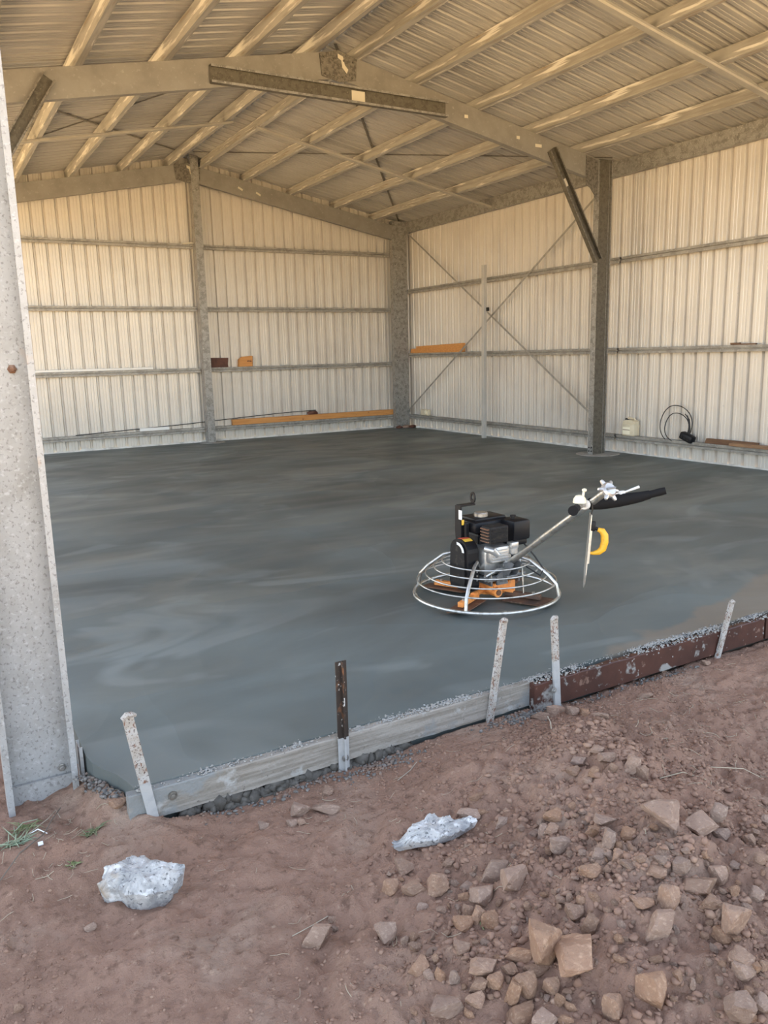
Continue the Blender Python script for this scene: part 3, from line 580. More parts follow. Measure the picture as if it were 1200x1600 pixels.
# concrete ooze on the slab at wall edge is left to the slab itself
ROCKS = [
(-7.259,-12.446,0.079,0.107,0.099,0.12,'large upright brown stone wedge leaning against the smooth tan slab in the rubble heap',0),
(-7.232,-12.518,0.117,0.111,0.079,0.22,'wide smooth tan stone slab lying flat in the middle of the rubble heap',0),
(-7.139,-12.191,0.090,0.084,0.070,0.21,'rounded red-brown boulder in loose red dirt just right of the pale pentagonal stone',0),
(-7.144,-12.086,0.090,0.068,0.056,-0.02,"pale brown pentagonal stone right below the white jagged slab's right tip",0),
(-7.297,-12.018,0.064,0.063,0.063,0.07,'light tan upright stone under the middle of the white jagged slab',0),
(-7.359,-11.993,0.071,0.052,0.030,-0.19,'brown wedge stone lying left of the light tan upright stone',0),
(-7.322,-11.879,0.071,0.061,0.039,-0.13,'half-buried flat brown stone directly under the white jagged slab',0),
(-7.234,-12.150,0.072,0.064,0.054,0.04,'knobbly tan stone with a smaller stone leaning under it',0),
(-7.017,-11.786,0.075,0.056,0.034,-0.14,'lone rounded tan stone above the right tip of the white jagged slab',0),
(-6.957,-11.752,0.065,0.029,0.027,0.21,'flat tan stone behind the lone rounded one on smooth dirt',0),
(-7.514,-12.092,0.059,0.056,0.047,-0.17,'lone orange-tan block stone at the left margin of the rubble heap',0),
(-7.517,-12.266,0.055,0.052,0.026,-0.18,'pale angular stone below the lone orange-tan block',0),
(-7.343,-12.211,0.055,0.050,0.032,-0.19,'oval brown stone tilted on the left flank of the rubble heap',0),
(-7.407,-12.387,0.088,0.066,0.049,0.19,'long angular brown stone with a sharp ridge, low on the rubble heap',0),
(-7.536,-12.424,0.081,0.065,0.061,-0.14,'large grey-brown flat stone at the bottom edge left of the rubble heap',0),
(-7.406,-12.516,0.089,0.070,0.037,0.19,'large pale rounded stone at the bottom edge below the long angular one',0),
(-7.356,-12.492,0.052,0.042,0.057,0.23,'grey faceted stone between the pale rounded stone and the upright wedge',0),
(-7.375,-12.575,0.064,0.057,0.032,0.09,'reddish stone at the bottom edge beside the pale rounded stone',0),
(-7.234,-12.656,0.052,0.042,0.065,0.22,'tall pale tan stone at the bottom edge in the right part of the heap',0),
(-7.155,-12.691,0.061,0.081,0.076,0.23,'long half-buried brown stone running down the bare dirt slope',0),
(-7.035,-12.819,0.065,0.063,0.060,-0.10,'dark pointed stone near the bottom right corner',0),
(-6.986,-12.841,0.042,0.036,0.026,-0.17,'flat grey stone beside the dark pointed one at the right edge',0),
(-6.958,-12.777,0.050,0.039,0.033,-0.22,'tan wedge stone above the dark pointed one',0),
(-6.938,-12.751,0.060,0.049,0.024,0.05,'flat-topped tan stone under the big two-faced stone on the right',0),
(-6.858,-12.679,0.072,0.054,0.079,0.09,'big two-faced stone, one face orange and one dark, at the right side',0),
(-6.801,-12.520,0.112,0.072,0.047,-0.10,'large smooth brown block with a rounded top on the right crest of the heap',0),
(-6.930,-12.541,0.052,0.050,0.062,-0.01,'upright tan stone left of the large smooth brown block',0),
(-7.000,-12.568,0.083,0.069,0.053,-0.01,'lumpy brown clod stone in the middle of the right slope',0),
(-6.992,-12.503,0.062,0.046,0.026,-0.22,'flat brown stone above the lumpy clod stone',0),
(-6.577,-12.352,0.099,0.098,0.053,-0.24,'triangular tan stone with a flat sunlit top high on the heap',0),
(-6.679,-12.316,0.113,0.106,0.045,0.17,'broad flat half-buried stone left of the triangular tan one',0),
(-6.491,-12.340,0.058,0.044,0.044,0.14,'small slab stone leaning on the triangular tan stone',0),
(-6.537,-12.395,0.053,0.045,0.024,0.04,'rounded tan stone right under the triangular one',0),
(-6.945,-12.166,0.087,0.065,0.049,-0.23,'big rounded grey-tan stone at the left end of a row of stones',0),
(-6.879,-12.205,0.068,0.054,0.055,0.23,'blocky stone second in the row beside the big rounded grey-tan one',0),
(-6.878,-12.274,0.037,0.052,0.046,0.13,'narrow upright dark stone third in the row of stones',0),
(-6.798,-12.183,0.073,0.048,0.031,0.22,'flat orange-edged stone resting above the row of stones',0),
(-6.576,-11.837,0.072,0.060,0.037,-0.07,'tan rounded stone on the small crest of rubble behind the heap',0),
(-6.526,-11.932,0.071,0.062,0.030,0.14,'pointed brown stone on the small crest of rubble behind the heap',0),
(-6.522,-11.864,0.054,0.042,0.024,0.12,'flat stone at the back of the small rubble crest',0),
(-6.484,-12.046,0.039,0.037,0.048,0.18,'upright oval stone at the right end of the small rubble crest',0),
(-6.800,-12.466,0.066,0.050,0.042,0.22,'craggy dark brown stone above the large smooth brown block',0),
(-6.708,-12.517,0.049,0.038,0.052,-0.08,'tan stone wedged at the upper right of the large smooth brown block',0),
(-6.876,-12.444,0.055,0.050,0.029,0.21,'grey flat-faced stone left of the craggy dark one',0),
(-7.005,-12.339,0.059,0.050,0.025,0.21,'low rounded grey stone under the row of stones',0),
(-6.168,-11.270,0.099,0.088,0.050,-0.09,'big tan rock sitting at the foot of a peg by the red-brown form board',0),
(-6.124,-11.323,0.056,0.047,0.036,-0.16,'grey-brown rock beside the big tan one at the red-brown form board',0),
(-7.353,-11.384,0.110,0.049,0.046,-0.18,'flat tan rock lying right of the lone upright rock near the pale form board',0),
(-7.437,-11.354,0.068,0.063,0.046,0.25,'lone upright tan rock in the dirt in front of the pale form board',0),
(-7.084,-10.958,0.065,0.051,0.031,-0.23,'orange-tan rock tight against the foot of the black rusty peg',0),
(-6.995,-10.998,0.054,0.054,0.024,0.02,'pale rock right of the foot of the black rusty peg',0),
(-7.665,-11.966,0.078,0.066,0.055,-0.13,'dark faceted rock alone on the smooth dirt, right of the white boulder',0),
(-5.709,-11.353,0.071,0.032,0.030,0.16,'small flat rock on bare dirt in front of the red-brown form board',0),
(-8.089,-10.857,0.026,0.022,0.028,-0.04,'small orange rock touching the foot of the near steel column',0),
(-8.011,-11.095,0.058,0.044,0.027,0.21,'crumbly pale lump of dry concrete between the near column and first peg',0),
(-7.122,-12.449,0.046,0.035,0.054,-0.00,'banded upright stone beside a square one above the smooth tan slab',0),
(-7.122,-12.399,0.047,0.045,0.029,-0.18,'square brown stone above the smooth tan slab',0),
(-6.977,-11.909,0.049,0.026,0.021,0.54,'hefty squat brown stone right of the lone rounded tan stone',0),
(-7.408,-11.944,0.045,0.041,0.043,0.35,'hefty roundish brown stone left of the brown wedge stone under the white slab',0),
(-7.262,-12.101,0.031,0.024,0.028,-0.08,'medium roundish brown stone left of the knobbly tan stone',0),
(-7.209,-12.197,0.025,0.020,0.018,0.41,'small roundish brown stone right of the knobbly tan stone',0),
(-7.225,-12.061,0.049,0.032,0.020,-0.06,'hefty squat brown stone left of the knobbly tan stone',0),
(-6.860,-12.032,0.061,0.060,0.024,0.42,'hefty squat brown stone behind the big rounded grey-tan one, second closest',0),
(-6.911,-12.072,0.047,0.047,0.020,-0.06,'hefty squat brown stone behind the big rounded grey-tan one, closest to it',0),
(-6.940,-12.023,0.040,0.027,0.017,0.28,'medium squat brown stone left of the big rounded grey-tan one',0),
(-6.922,-12.046,0.036,0.031,0.045,-0.25,'medium upright brown stone left of the big rounded grey-tan one',0),
(-6.982,-12.135,0.027,0.023,0.016,-0.42,'small roundish brown stone left of the big rounded grey-tan one',0),
(-7.256,-12.044,0.026,0.022,0.018,0.59,'small roundish brown stone right of the light tan upright stone',0),
(-6.656,-11.899,0.044,0.043,0.022,0.15,'medium roundish brown stone in front of the rounded stone on the rear crest',0),
(-6.641,-11.973,0.038,0.034,0.030,-0.19,'medium roundish brown stone right of the rounded stone on the rear crest',0),
(-6.559,-11.983,0.032,0.025,0.034,-0.27,'medium roundish brown stone in front of the pointed stone on the rear crest',0),
(-6.496,-12.006,0.054,0.051,0.053,0.44,'hefty roundish brown stone left of the upright oval stone on the rear crest',0),
(-6.663,-11.979,0.036,0.030,0.016,0.34,'medium squat brown stone in front of the rounded stone on the rear crest',0),
(-6.792,-12.264,0.053,0.050,0.025,0.23,'hefty roundish brown stone right of the narrow upright dark stone',0),
(-6.467,-12.442,0.034,0.031,0.039,0.31,'medium upright brown stone right of the rounded stone under the triangular one',0),
(-6.894,-12.327,0.043,0.036,0.034,0.25,'hefty roundish brown stone in front of the narrow upright dark stone',0),
(-6.916,-12.390,0.045,0.037,0.023,-0.02,'hefty roundish brown stone left of the grey flat-faced stone',0),
(-6.920,-12.277,0.047,0.037,0.020,0.23,'hefty squat brown stone behind the low rounded grey stone',0),
(-6.691,-12.501,0.035,0.029,0.019,0.53,'medium roundish brown stone behind the wedged tan stone',0),
(-6.895,-12.407,0.024,0.022,0.026,0.10,'small roundish brown stone left of the grey flat-faced stone',0),
(-6.852,-12.442,0.038,0.029,0.019,0.06,'medium squat brown stone behind the grey flat-faced stone',0),
(-6.762,-12.445,0.032,0.026,0.017,0.21,'medium roundish brown stone behind the craggy dark brown stone',0),
(-6.861,-12.303,0.026,0.022,0.020,0.38,'small roundish brown stone right of the narrow upright dark stone',0),
(-6.299,-12.374,0.028,0.032,0.035,0.36,'small upright brown stone right of the rounded stone under the triangular one',0),
(-6.960,-12.209,0.024,0.020,0.019,0.17,'small roundish brown stone in front of the big rounded grey-tan one',0),
(-6.849,-12.341,0.018,0.034,0.023,0.39,'small upright brown stone right of the narrow upright dark stone',0),
(-7.288,-12.160,0.030,0.025,0.030,0.41,'medium roundish brown stone behind the oval brown stone',0),
(-7.301,-12.217,0.035,0.033,0.043,0.23,'medium upright brown stone right of the oval brown stone',0),
(-7.282,-12.260,0.048,0.047,0.037,0.55,'hefty roundish brown stone in front of the knobbly tan stone',0),
(-7.447,-12.419,0.049,0.029,0.021,0.04,'hefty squat brown stone in front of the long angular brown stone',0),
(-7.408,-12.442,0.040,0.032,0.032,0.40,'hefty roundish brown stone in front of the long angular brown stone',0),
(-7.390,-12.480,0.039,0.039,0.049,-0.03,'hefty upright brown stone left of the grey faceted stone',0),
(-7.306,-12.524,0.039,0.036,0.033,0.26,'hefty roundish brown stone right of the grey faceted stone',0),
(-7.360,-12.428,0.044,0.027,0.018,-0.39,'hefty squat brown stone right of the long angular brown stone',0),
(-7.303,-12.464,0.062,0.028,0.026,0.10,'hefty squat brown stone behind the grey faceted stone',0),
(-7.309,-12.397,0.074,0.054,0.031,-0.10,'hefty squat brown stone left of the upright stone wedge',0),
(-7.474,-12.451,0.045,0.041,0.025,0.33,'hefty roundish brown stone right of the large grey-brown flat stone',0),
(-7.501,-12.458,0.021,0.022,0.026,0.26,'small upright brown stone right of the large grey-brown flat stone',0),
(-7.315,-12.559,0.027,0.020,0.033,-0.41,'medium upright brown stone behind the reddish bottom-edge stone',0),
(-7.488,-12.147,0.019,0.016,0.023,0.18,'small upright brown stone right of the lone orange-tan block',0),
(-7.460,-12.150,0.029,0.024,0.030,0.22,'medium roundish brown stone right of the lone orange-tan block',0),
(-7.484,-12.196,0.030,0.027,0.027,-0.55,'medium roundish brown stone behind the pale angular stone',0),
(-7.413,-12.301,0.042,0.037,0.024,-0.33,'hefty roundish brown stone left of the long angular brown stone',0),
(-7.477,-12.279,0.021,0.016,0.026,-0.44,'small upright brown stone right of the pale angular stone',0),
(-7.476,-12.367,0.028,0.024,0.035,-0.38,'medium upright brown stone left of the long angular brown stone',0),
(-7.513,-12.311,0.032,0.025,0.021,-0.56,'medium roundish brown stone right of the pale angular stone, closest to it',0),
(-7.498,-12.333,0.028,0.025,0.026,-0.14,'medium roundish brown stone right of the pale angular stone, second closest',0),
(-7.573,-12.182,0.026,0.024,0.011,0.11,'medium squat brown stone in front of the lone orange-tan block',0),
(-6.737,-12.583,0.034,0.027,0.023,0.48,'medium roundish brown stone right of the wedged tan stone, closest to it',0),
(-6.848,-12.595,0.049,0.037,0.032,-0.11,'hefty roundish brown stone in front of the large smooth brown block',0),
(-6.885,-12.672,0.053,0.044,0.034,-0.11,'hefty roundish brown stone in front of the big two-faced stone',0),
(-6.928,-12.784,0.027,0.021,0.033,0.40,'medium upright brown stone right of the tan wedge stone',0),
(-6.981,-12.810,0.026,0.022,0.024,-0.56,'medium roundish brown stone left of the flat grey stone',0),
(-7.119,-12.546,0.025,0.023,0.022,-0.49,'medium roundish brown stone right of the banded upright stone',0),
(-6.990,-12.709,0.020,0.017,0.020,-0.19,'small roundish brown stone left of the flat-topped tan stone',0),
(-6.908,-12.633,0.025,0.023,0.019,0.55,'medium roundish brown stone left of the big two-faced stone',0),
(-6.941,-12.682,0.018,0.018,0.021,-0.10,'small upright brown stone left of the flat-topped tan stone',0),
(-7.303,-12.582,0.024,0.023,0.021,0.17,'medium roundish brown stone right of the reddish bottom-edge stone',0),
(-7.334,-12.602,0.035,0.023,0.015,-0.43,'hefty squat brown stone right of the reddish bottom-edge stone',0),
(-7.083,-12.629,0.033,0.021,0.014,0.08,'medium squat brown stone behind the long half-buried stone',0),
(-7.059,-12.717,0.021,0.022,0.026,0.56,'small upright brown stone right of the long half-buried stone, closest to it',0),
(-7.011,-12.752,0.021,0.019,0.026,-0.18,'small upright brown stone left of the tan wedge stone',0),
(-6.910,-12.793,0.021,0.020,0.022,-0.60,'small roundish brown stone right of the tan wedge stone',0),
(-6.827,-12.707,0.019,0.015,0.015,0.08,'small roundish brown stone right of the big two-faced stone',0),
(-7.096,-12.355,0.020,0.018,0.026,-0.43,'small upright brown stone behind the square brown stone',0),
(-7.088,-12.388,0.025,0.023,0.025,0.47,'medium roundish brown stone behind the square brown stone',0),
(-7.064,-12.409,0.028,0.024,0.020,-0.08,'medium roundish brown stone in front of the low rounded grey stone',0),
(-7.159,-12.591,0.033,0.020,0.014,-0.25,'medium squat brown stone left of the long half-buried stone',0),
(-7.032,-12.714,0.015,0.018,0.019,-0.14,'small upright brown stone right of the long half-buried stone, second closest',0),
(-6.080,-11.348,0.045,0.044,0.028,0.50,'medium roundish brown stone right of the grey-brown rock at the red board',0),
(-6.282,-11.642,0.065,0.030,0.027,-0.29,'hefty squat brown stone right of the grey-brown rock at the red board',0),
(-6.272,-11.276,0.083,0.038,0.035,-0.00,'hefty squat brown stone left of the big tan rock at the peg',0),
(-5.143,-11.240,0.045,0.039,0.027,-0.22,'small roundish brown stone right of the small flat rock at the red board',0),
(-7.039,-10.935,0.036,0.035,0.023,-0.01,'small roundish brown stone right of the orange-tan rock at the black peg',0),
(-7.492,-11.402,0.040,0.033,0.021,-0.03,'medium roundish brown stone in front of the lone upright rock',0),
(-7.458,-11.412,0.031,0.024,0.025,0.15,'small roundish brown stone in front of the lone upright rock',0),
(-7.585,-11.362,0.040,0.034,0.020,-0.25,'medium roundish brown stone left of the lone upright rock',0),
(-7.301,-11.284,0.048,0.045,0.024,0.39,'medium roundish brown stone behind the flat tan rock',0),
(-7.595,-11.922,0.022,0.017,0.018,0.04,'small roundish brown stone right of the dark faceted rock, second closest',0),
(-8.194,-11.581,0.033,0.027,0.017,0.52,'medium roundish brown stone in front of the crumbly pale lump',0),
(-8.402,-11.781,0.023,0.021,0.024,-0.31,'small roundish brown stone in front of the crumbly pale lump',0),
(-7.599,-11.948,0.018,0.015,0.019,-0.41,'small roundish brown stone right of the dark faceted rock, closest to it',0),
(-6.588,-12.558,0.035,0.035,0.017,-0.25,'medium roundish brown stone right of the wedged tan stone, third closest',0),
(-6.689,-12.613,0.044,0.039,0.021,-0.03,'hefty roundish brown stone behind the big two-faced stone',0),
(-6.687,-12.361,0.030,0.027,0.014,0.12,'medium squat brown stone in front of the broad flat half-buried stone',0),
(-6.634,-12.514,0.032,0.030,0.015,-0.46,'medium roundish brown stone right of the wedged tan stone, second closest',0),
(-6.788,-12.412,0.025,0.023,0.010,-0.24,'small squat brown stone behind the craggy dark brown stone',0),
(-7.214,-11.953,0.039,0.034,0.015,-0.20,'medium squat brown stone behind the light tan upright stone',0),
(-7.370,-12.052,0.033,0.027,0.021,0.04,'medium roundish brown stone in front of the brown wedge stone under the white slab',0),
(-7.344,-12.111,0.029,0.025,0.017,-0.17,'medium roundish brown stone left of the oval brown stone',0),
(-7.382,-12.197,0.024,0.022,0.013,0.11,'small roundish brown stone left of the oval brown stone',0),
(-7.132,-12.293,0.024,0.018,0.016,-0.30,'small roundish brown stone right of the red-brown boulder',0),
(-6.997,-12.615,0.019,0.016,0.014,0.50,'small roundish brown stone in front of the lumpy brown clod stone',0),
(-7.040,-12.313,0.023,0.017,0.014,0.70,'thumb-sized brown stone right of the large grey-brown flat stone, closest to it',0),
(-6.999,-11.862,0.019,0.016,0.009,-1.29,'thumb-sized brown stone right of the large grey-brown flat stone, second closest',0),
(-7.179,-12.328,0.015,0.011,0.006,1.36,'thumb-sized brown stone behind the reddish bottom-edge stone, closest to it',0),
(-6.741,-12.331,0.022,0.016,0.009,-0.26,'thumb-sized brown stone right of the lone orange-tan block, second closest',0),
(-7.403,-12.218,0.015,0.014,0.008,-0.66,'thumb-sized brown stone right of the lone orange-tan block, closest to it',0),
(-7.060,-12.234,0.022,0.020,0.009,1.24,'thumb-sized brown stone behind the pale angular stone, closest to it',0),
(-7.095,-12.307,0.016,0.012,0.010,0.50,'thumb-sized brown stone left of the long angular brown stone, third closest',0),
(-7.377,-12.446,0.023,0.019,0.010,1.33,'thumb-sized brown stone right of the pale angular stone, closest to it',0),
(-7.417,-12.325,0.027,0.020,0.011,0.34,'thumb-sized brown stone left of the long angular brown stone, closest to it',0),
(-7.133,-11.935,0.018,0.011,0.008,-1.38,'thumb-sized brown stone right of the pale angular stone, second closest',0),
(-7.027,-12.469,0.015,0.011,0.006,-1.29,'thumb-sized brown stone right of the pale angular stone, third closest',0),
(-7.034,-12.766,0.019,0.015,0.008,-1.02,'thumb-sized brown stone in front of the lone orange-tan block',0),
(-6.845,-12.475,0.015,0.013,0.009,1.34,'thumb-sized brown stone right of the wedged tan stone, closest to it',0),
(-7.468,-12.238,0.025,0.018,0.010,-1.40,'thumb-sized brown stone in front of the large smooth brown block',0),
(-7.036,-12.339,0.016,0.012,0.007,-1.22,'thumb-sized brown stone in front of the big two-faced stone',0),
(-7.071,-12.362,0.015,0.015,0.010,-1.24,'thumb-sized brown stone right of the tan wedge stone, second closest',0),
(-6.427,-12.450,0.029,0.022,0.013,0.12,'thumb-sized brown stone left of the flat grey stone',0),
(-7.071,-12.817,0.014,0.011,0.006,0.82,'thumb-sized brown stone right of the banded upright stone',0),
(-6.901,-12.412,0.017,0.010,0.007,-0.64,'thumb-sized brown stone left of the flat-topped tan stone, second closest',0),
(-6.962,-12.587,0.024,0.018,0.017,-1.36,'thumb-sized brown stone left of the big two-faced stone',0),
(-6.962,-12.810,0.016,0.014,0.011,-0.81,'thumb-sized brown stone left of the flat-topped tan stone, closest to it',0),
(-7.081,-12.253,0.016,0.011,0.007,-1.01,'thumb-sized brown stone right of the reddish bottom-edge stone, second closest',0),
(-7.115,-12.340,0.029,0.023,0.019,-0.08,'thumb-sized brown stone right of the reddish bottom-edge stone, closest to it',0),
(-6.787,-12.033,0.035,0.027,0.019,1.43,'thumb-sized brown stone behind the long half-buried stone',0),
(-6.761,-12.567,0.019,0.015,0.013,0.05,'thumb-sized brown stone right of the long half-buried stone, third closest',0),
(-7.077,-12.690,0.025,0.024,0.017,1.05,'thumb-sized brown stone left of the tan wedge stone',0),
(-7.060,-12.780,0.013,0.010,0.005,-1.28,'thumb-sized brown stone right of the tan wedge stone, closest to it',0),
(-7.193,-12.549,0.015,0.012,0.006,0.89,'thumb-sized brown stone right of the big two-faced stone, closest to it',0),
(-7.597,-12.369,0.018,0.015,0.012,-1.31,'thumb-sized brown stone behind the square brown stone, second closest',0),
(-7.180,-12.282,0.026,0.021,0.017,1.32,'thumb-sized brown stone behind the square brown stone, closest to it',0),
(-6.848,-12.496,0.019,0.018,0.009,1.10,'thumb-sized brown stone in front of the low rounded grey stone',0),
(-6.902,-12.302,0.027,0.026,0.012,0.98,'thumb-sized brown stone left of the long half-buried stone',0),
(-7.117,-12.716,0.017,0.013,0.013,-0.39,'thumb-sized brown stone right of the long half-buried stone, closest to it',0),
(-7.004,-12.105,0.021,0.019,0.008,-1.13,'thumb-sized brown stone right of the grey-brown rock at the red board, closest to it',0),
(-7.318,-12.109,0.022,0.012,0.009,-1.05,'thumb-sized brown stone right of the grey-brown rock at the red board, second closest',0),
(-7.124,-12.345,0.019,0.014,0.015,-0.95,'thumb-sized brown stone left of the big tan rock at the peg',0),
(-7.070,-12.796,0.013,0.012,0.006,-1.10,'thumb-sized brown stone right of the small flat rock at the red board',0),
(-6.606,-12.576,0.026,0.017,0.011,0.71,'thumb-sized brown stone right of the orange-tan rock at the black peg',0),
(-7.182,-12.647,0.016,0.013,0.008,1.14,'thumb-sized brown stone in front of the lone upright rock, second closest',0),
(-7.348,-12.318,0.028,0.018,0.012,-0.49,'thumb-sized brown stone in front of the lone upright rock, closest to it',0),
(-7.329,-12.511,0.017,0.010,0.007,-1.22,'thumb-sized brown stone left of the lone upright rock',0),
(-6.754,-12.635,0.028,0.022,0.012,-1.21,'thumb-sized brown stone behind the flat tan rock',0),
(-7.449,-12.238,0.017,0.013,0.007,0.09,'thumb-sized brown stone right of the dark faceted rock, closest to it',0),
(-7.586,-12.392,0.015,0.014,0.008,-0.73,'thumb-sized brown stone in front of the crumbly pale lump, closest to it',0),
(-6.914,-12.305,0.016,0.014,0.009,-0.88,'thumb-sized brown stone in front of the crumbly pale lump, second closest',0),
(-7.056,-12.755,0.019,0.016,0.008,1.13,'thumb-sized brown stone right of the dark faceted rock, second closest',0),
(-7.045,-12.654,0.017,0.014,0.013,-0.65,'thumb-sized brown stone right of the wedged tan stone, second closest',0),
(-7.089,-12.424,0.018,0.011,0.008,-0.06,'thumb-sized brown stone behind the big two-faced stone, closest to it',0),
(-6.970,-12.456,0.017,0.016,0.009,-0.88,'thumb-sized brown stone in front of the broad flat half-buried stone, closest to it',0),
(-7.092,-11.731,0.036,0.029,0.015,1.17,'thumb-sized brown stone right of the wedged tan stone, fifth closest',0),
(-7.042,-12.694,0.019,0.019,0.009,1.05,'thumb-sized brown stone behind the craggy dark brown stone, closest to it',0),
(-7.278,-12.056,0.017,0.013,0.007,-0.33,'thumb-sized brown stone behind the light tan upright stone',0),
(-6.825,-12.374,0.021,0.015,0.009,-0.68,'thumb-sized brown stone in front of the brown wedge stone under the white slab',0),
(-6.718,-12.480,0.018,0.017,0.012,-0.25,'thumb-sized brown stone left of the oval brown stone, second closest',0),
(-6.946,-12.508,0.025,0.019,0.012,-1.05,'thumb-sized brown stone left of the oval brown stone, closest to it',0),
(-7.073,-12.755,0.013,0.011,0.007,1.46,'thumb-sized brown stone right of the red-brown boulder, second closest',0),
(-7.448,-12.004,0.024,0.014,0.010,-0.84,'thumb-sized brown stone in front of the lumpy brown clod stone',0),
(-6.633,-12.465,0.022,0.019,0.009,-1.29,'thumb-sized brown stone left of the low rounded grey stone',0),
(-6.971,-11.999,0.034,0.028,0.025,0.56,'tiny brown stone right of the lone rounded tan stone',0),
(-6.408,-12.377,0.020,0.015,0.014,-1.17,'tiny brown stone behind the upright stone wedge',0),
(-7.364,-12.388,0.021,0.017,0.011,-0.10,'thumb-sized brown stone in front of the broad flat half-buried stone, second closest',0),
(-7.018,-12.227,0.022,0.012,0.009,-0.55,'tiny brown stone in front of the oval brown stone',0),
(-7.087,-12.062,0.017,0.017,0.010,0.25,'thumb-sized brown stone right of the red-brown boulder, closest to it',0),
(-6.677,-12.551,0.021,0.017,0.008,-1.30,'tiny brown stone behind the square brown stone, second closest',0),
(-6.635,-12.201,0.030,0.020,0.012,-0.40,'thumb-sized brown stone left of the grey faceted stone',0),
(-7.145,-12.393,0.018,0.010,0.008,-1.02,'thumb-sized brown stone left of the long angular brown stone, second closest',0),
(-6.995,-12.267,0.020,0.016,0.013,0.98,'tiny brown stone in front of the lone rounded tan stone',0),
(-6.772,-12.591,0.020,0.020,0.008,-0.28,'tiny brown stone left of the flat brown stone above the lumpy clod',0),
(-7.282,-12.549,0.026,0.025,0.010,-0.17,'thumb-sized brown stone left of the dark pointed stone, second closest',0),
(-7.035,-12.519,0.016,0.009,0.007,0.54,'tiny brown stone left of the craggy dark brown stone',0),
(-7.123,-11.761,0.036,0.023,0.015,1.24,'thumb-sized brown stone behind the pale angular stone, second closest',0),
(-7.065,-12.085,0.025,0.023,0.012,0.19,'tiny brown stone in front of the low rounded grey stone',0),
(-6.826,-12.087,0.022,0.018,0.010,0.94,'tiny brown stone behind the square brown stone, closest to it',0),
(-7.381,-12.324,0.019,0.014,0.008,-0.85,'thumb-sized brown stone right of the rounded stone under the triangular one',0),
(-7.176,-12.039,0.021,0.021,0.012,-1.19,'tiny brown stone in front of the dark pointed stone',0),
(-7.606,-12.377,0.020,0.014,0.008,0.36,'tiny brown stone left of the grey flat-faced stone',0),
(-7.184,-12.043,0.019,0.017,0.007,-0.74,'thumb-sized brown stone right of the lumpy brown clod stone',0),
(-7.281,-12.634,0.022,0.021,0.013,0.49,'tiny brown stone right of the tan wedge stone',0),
(-6.840,-12.722,0.026,0.017,0.011,1.10,'tiny brown stone right of the red-brown boulder',0),
(-7.292,-12.564,0.018,0.014,0.008,1.01,'thumb-sized brown stone left of the square brown stone',0),
(-7.005,-12.021,0.026,0.023,0.012,-0.24,'thumb-sized brown stone behind the big rounded grey-tan one',0),
(-6.705,-12.465,0.027,0.020,0.021,1.14,'tiny brown stone in front of the wedged tan stone',0),
(-6.385,-12.394,0.021,0.019,0.012,0.54,'thumb-sized brown stone right of the long half-buried stone, fifth closest',0),
(-7.195,-12.662,0.019,0.013,0.008,-1.03,'tiny brown stone left of the dark pointed stone, closest to it',0),
(-6.976,-11.805,0.032,0.032,0.016,0.56,'tiny brown stone right of the smooth tan slab',0),
(-7.147,-12.640,0.016,0.013,0.007,0.33,'thumb-sized brown stone left of the large grey-brown flat stone, closest to it',0),
(-7.094,-12.089,0.021,0.018,0.012,0.19,'thumb-sized brown stone behind the upright stone wedge',0),
(-6.958,-12.379,0.019,0.013,0.008,0.08,'tiny brown stone behind the upright tan stone',0),
(-6.793,-12.438,0.026,0.017,0.011,-1.20,'thumb-sized brown stone in front of the narrow upright dark stone',0),
(-6.937,-12.237,0.028,0.021,0.012,-0.19,'thumb-sized brown stone right of the long half-buried stone, fourth closest',0),
(-6.956,-12.347,0.023,0.019,0.012,0.45,'tiny brown stone left of the big rounded grey-tan one',0),
(-6.789,-12.707,0.019,0.018,0.009,-0.52,'thumb-sized brown stone behind the oval brown stone',0),
(-7.328,-12.531,0.020,0.018,0.011,-1.43,'tiny brown stone left of the square brown stone, closest to it',0),
(-7.565,-12.304,0.016,0.015,0.010,-0.19,'tiny brown stone left of the dark pointed stone, third closest',0),
(-7.421,-12.182,0.021,0.016,0.013,-1.50,'thumb-sized brown stone right of the wedged tan stone, fourth closest',0),
(-7.077,-12.159,0.017,0.013,0.009,1.11,'tiny brown stone left of the long half-buried stone',0),
(-6.880,-12.621,0.019,0.018,0.013,-0.37,'thumb-sized brown stone behind the long angular brown stone, second closest',0),
(-7.191,-12.082,0.028,0.025,0.020,1.49,'tiny brown stone right of the grey faceted stone',0),
(-6.421,-12.423,0.029,0.024,0.020,1.07,'thumb-sized brown stone behind the big two-faced stone, second closest',0),
(-6.844,-12.632,0.018,0.016,0.012,0.42,'tiny brown stone behind the pale angular stone',0),
(-7.357,-11.916,0.017,0.013,0.011,-0.10,'tiny brown stone left of the large grey-brown flat stone',0),
(-6.920,-12.482,0.015,0.013,0.009,0.49,'tiny brown stone right of the low rounded grey stone, closest to it',0),
(-6.989,-12.855,0.013,0.011,0.005,-0.39,'thumb-sized brown stone left of the dark pointed stone, closest to it',0),
(-7.371,-12.306,0.018,0.014,0.007,0.82,'tiny brown stone behind the long half-buried stone, closest to it',0),
(-6.924,-12.801,0.018,0.012,0.007,-0.43,'tiny brown stone behind the banded upright stone',0),
(-7.178,-12.312,0.020,0.011,0.009,0.85,'tiny brown stone behind the flat brown stone above the lumpy clod',0),
(-6.881,-12.699,0.019,0.016,0.011,-0.10,'thumb-sized brown stone left of the lone rounded tan stone, second closest',0),
(-7.234,-12.586,0.018,0.013,0.008,-0.32,'thumb-sized brown stone right of the long half-buried stone, second closest',0),
(-7.375,-11.872,0.021,0.017,0.011,1.15,'tiny brown stone right of the light tan upright stone',0),
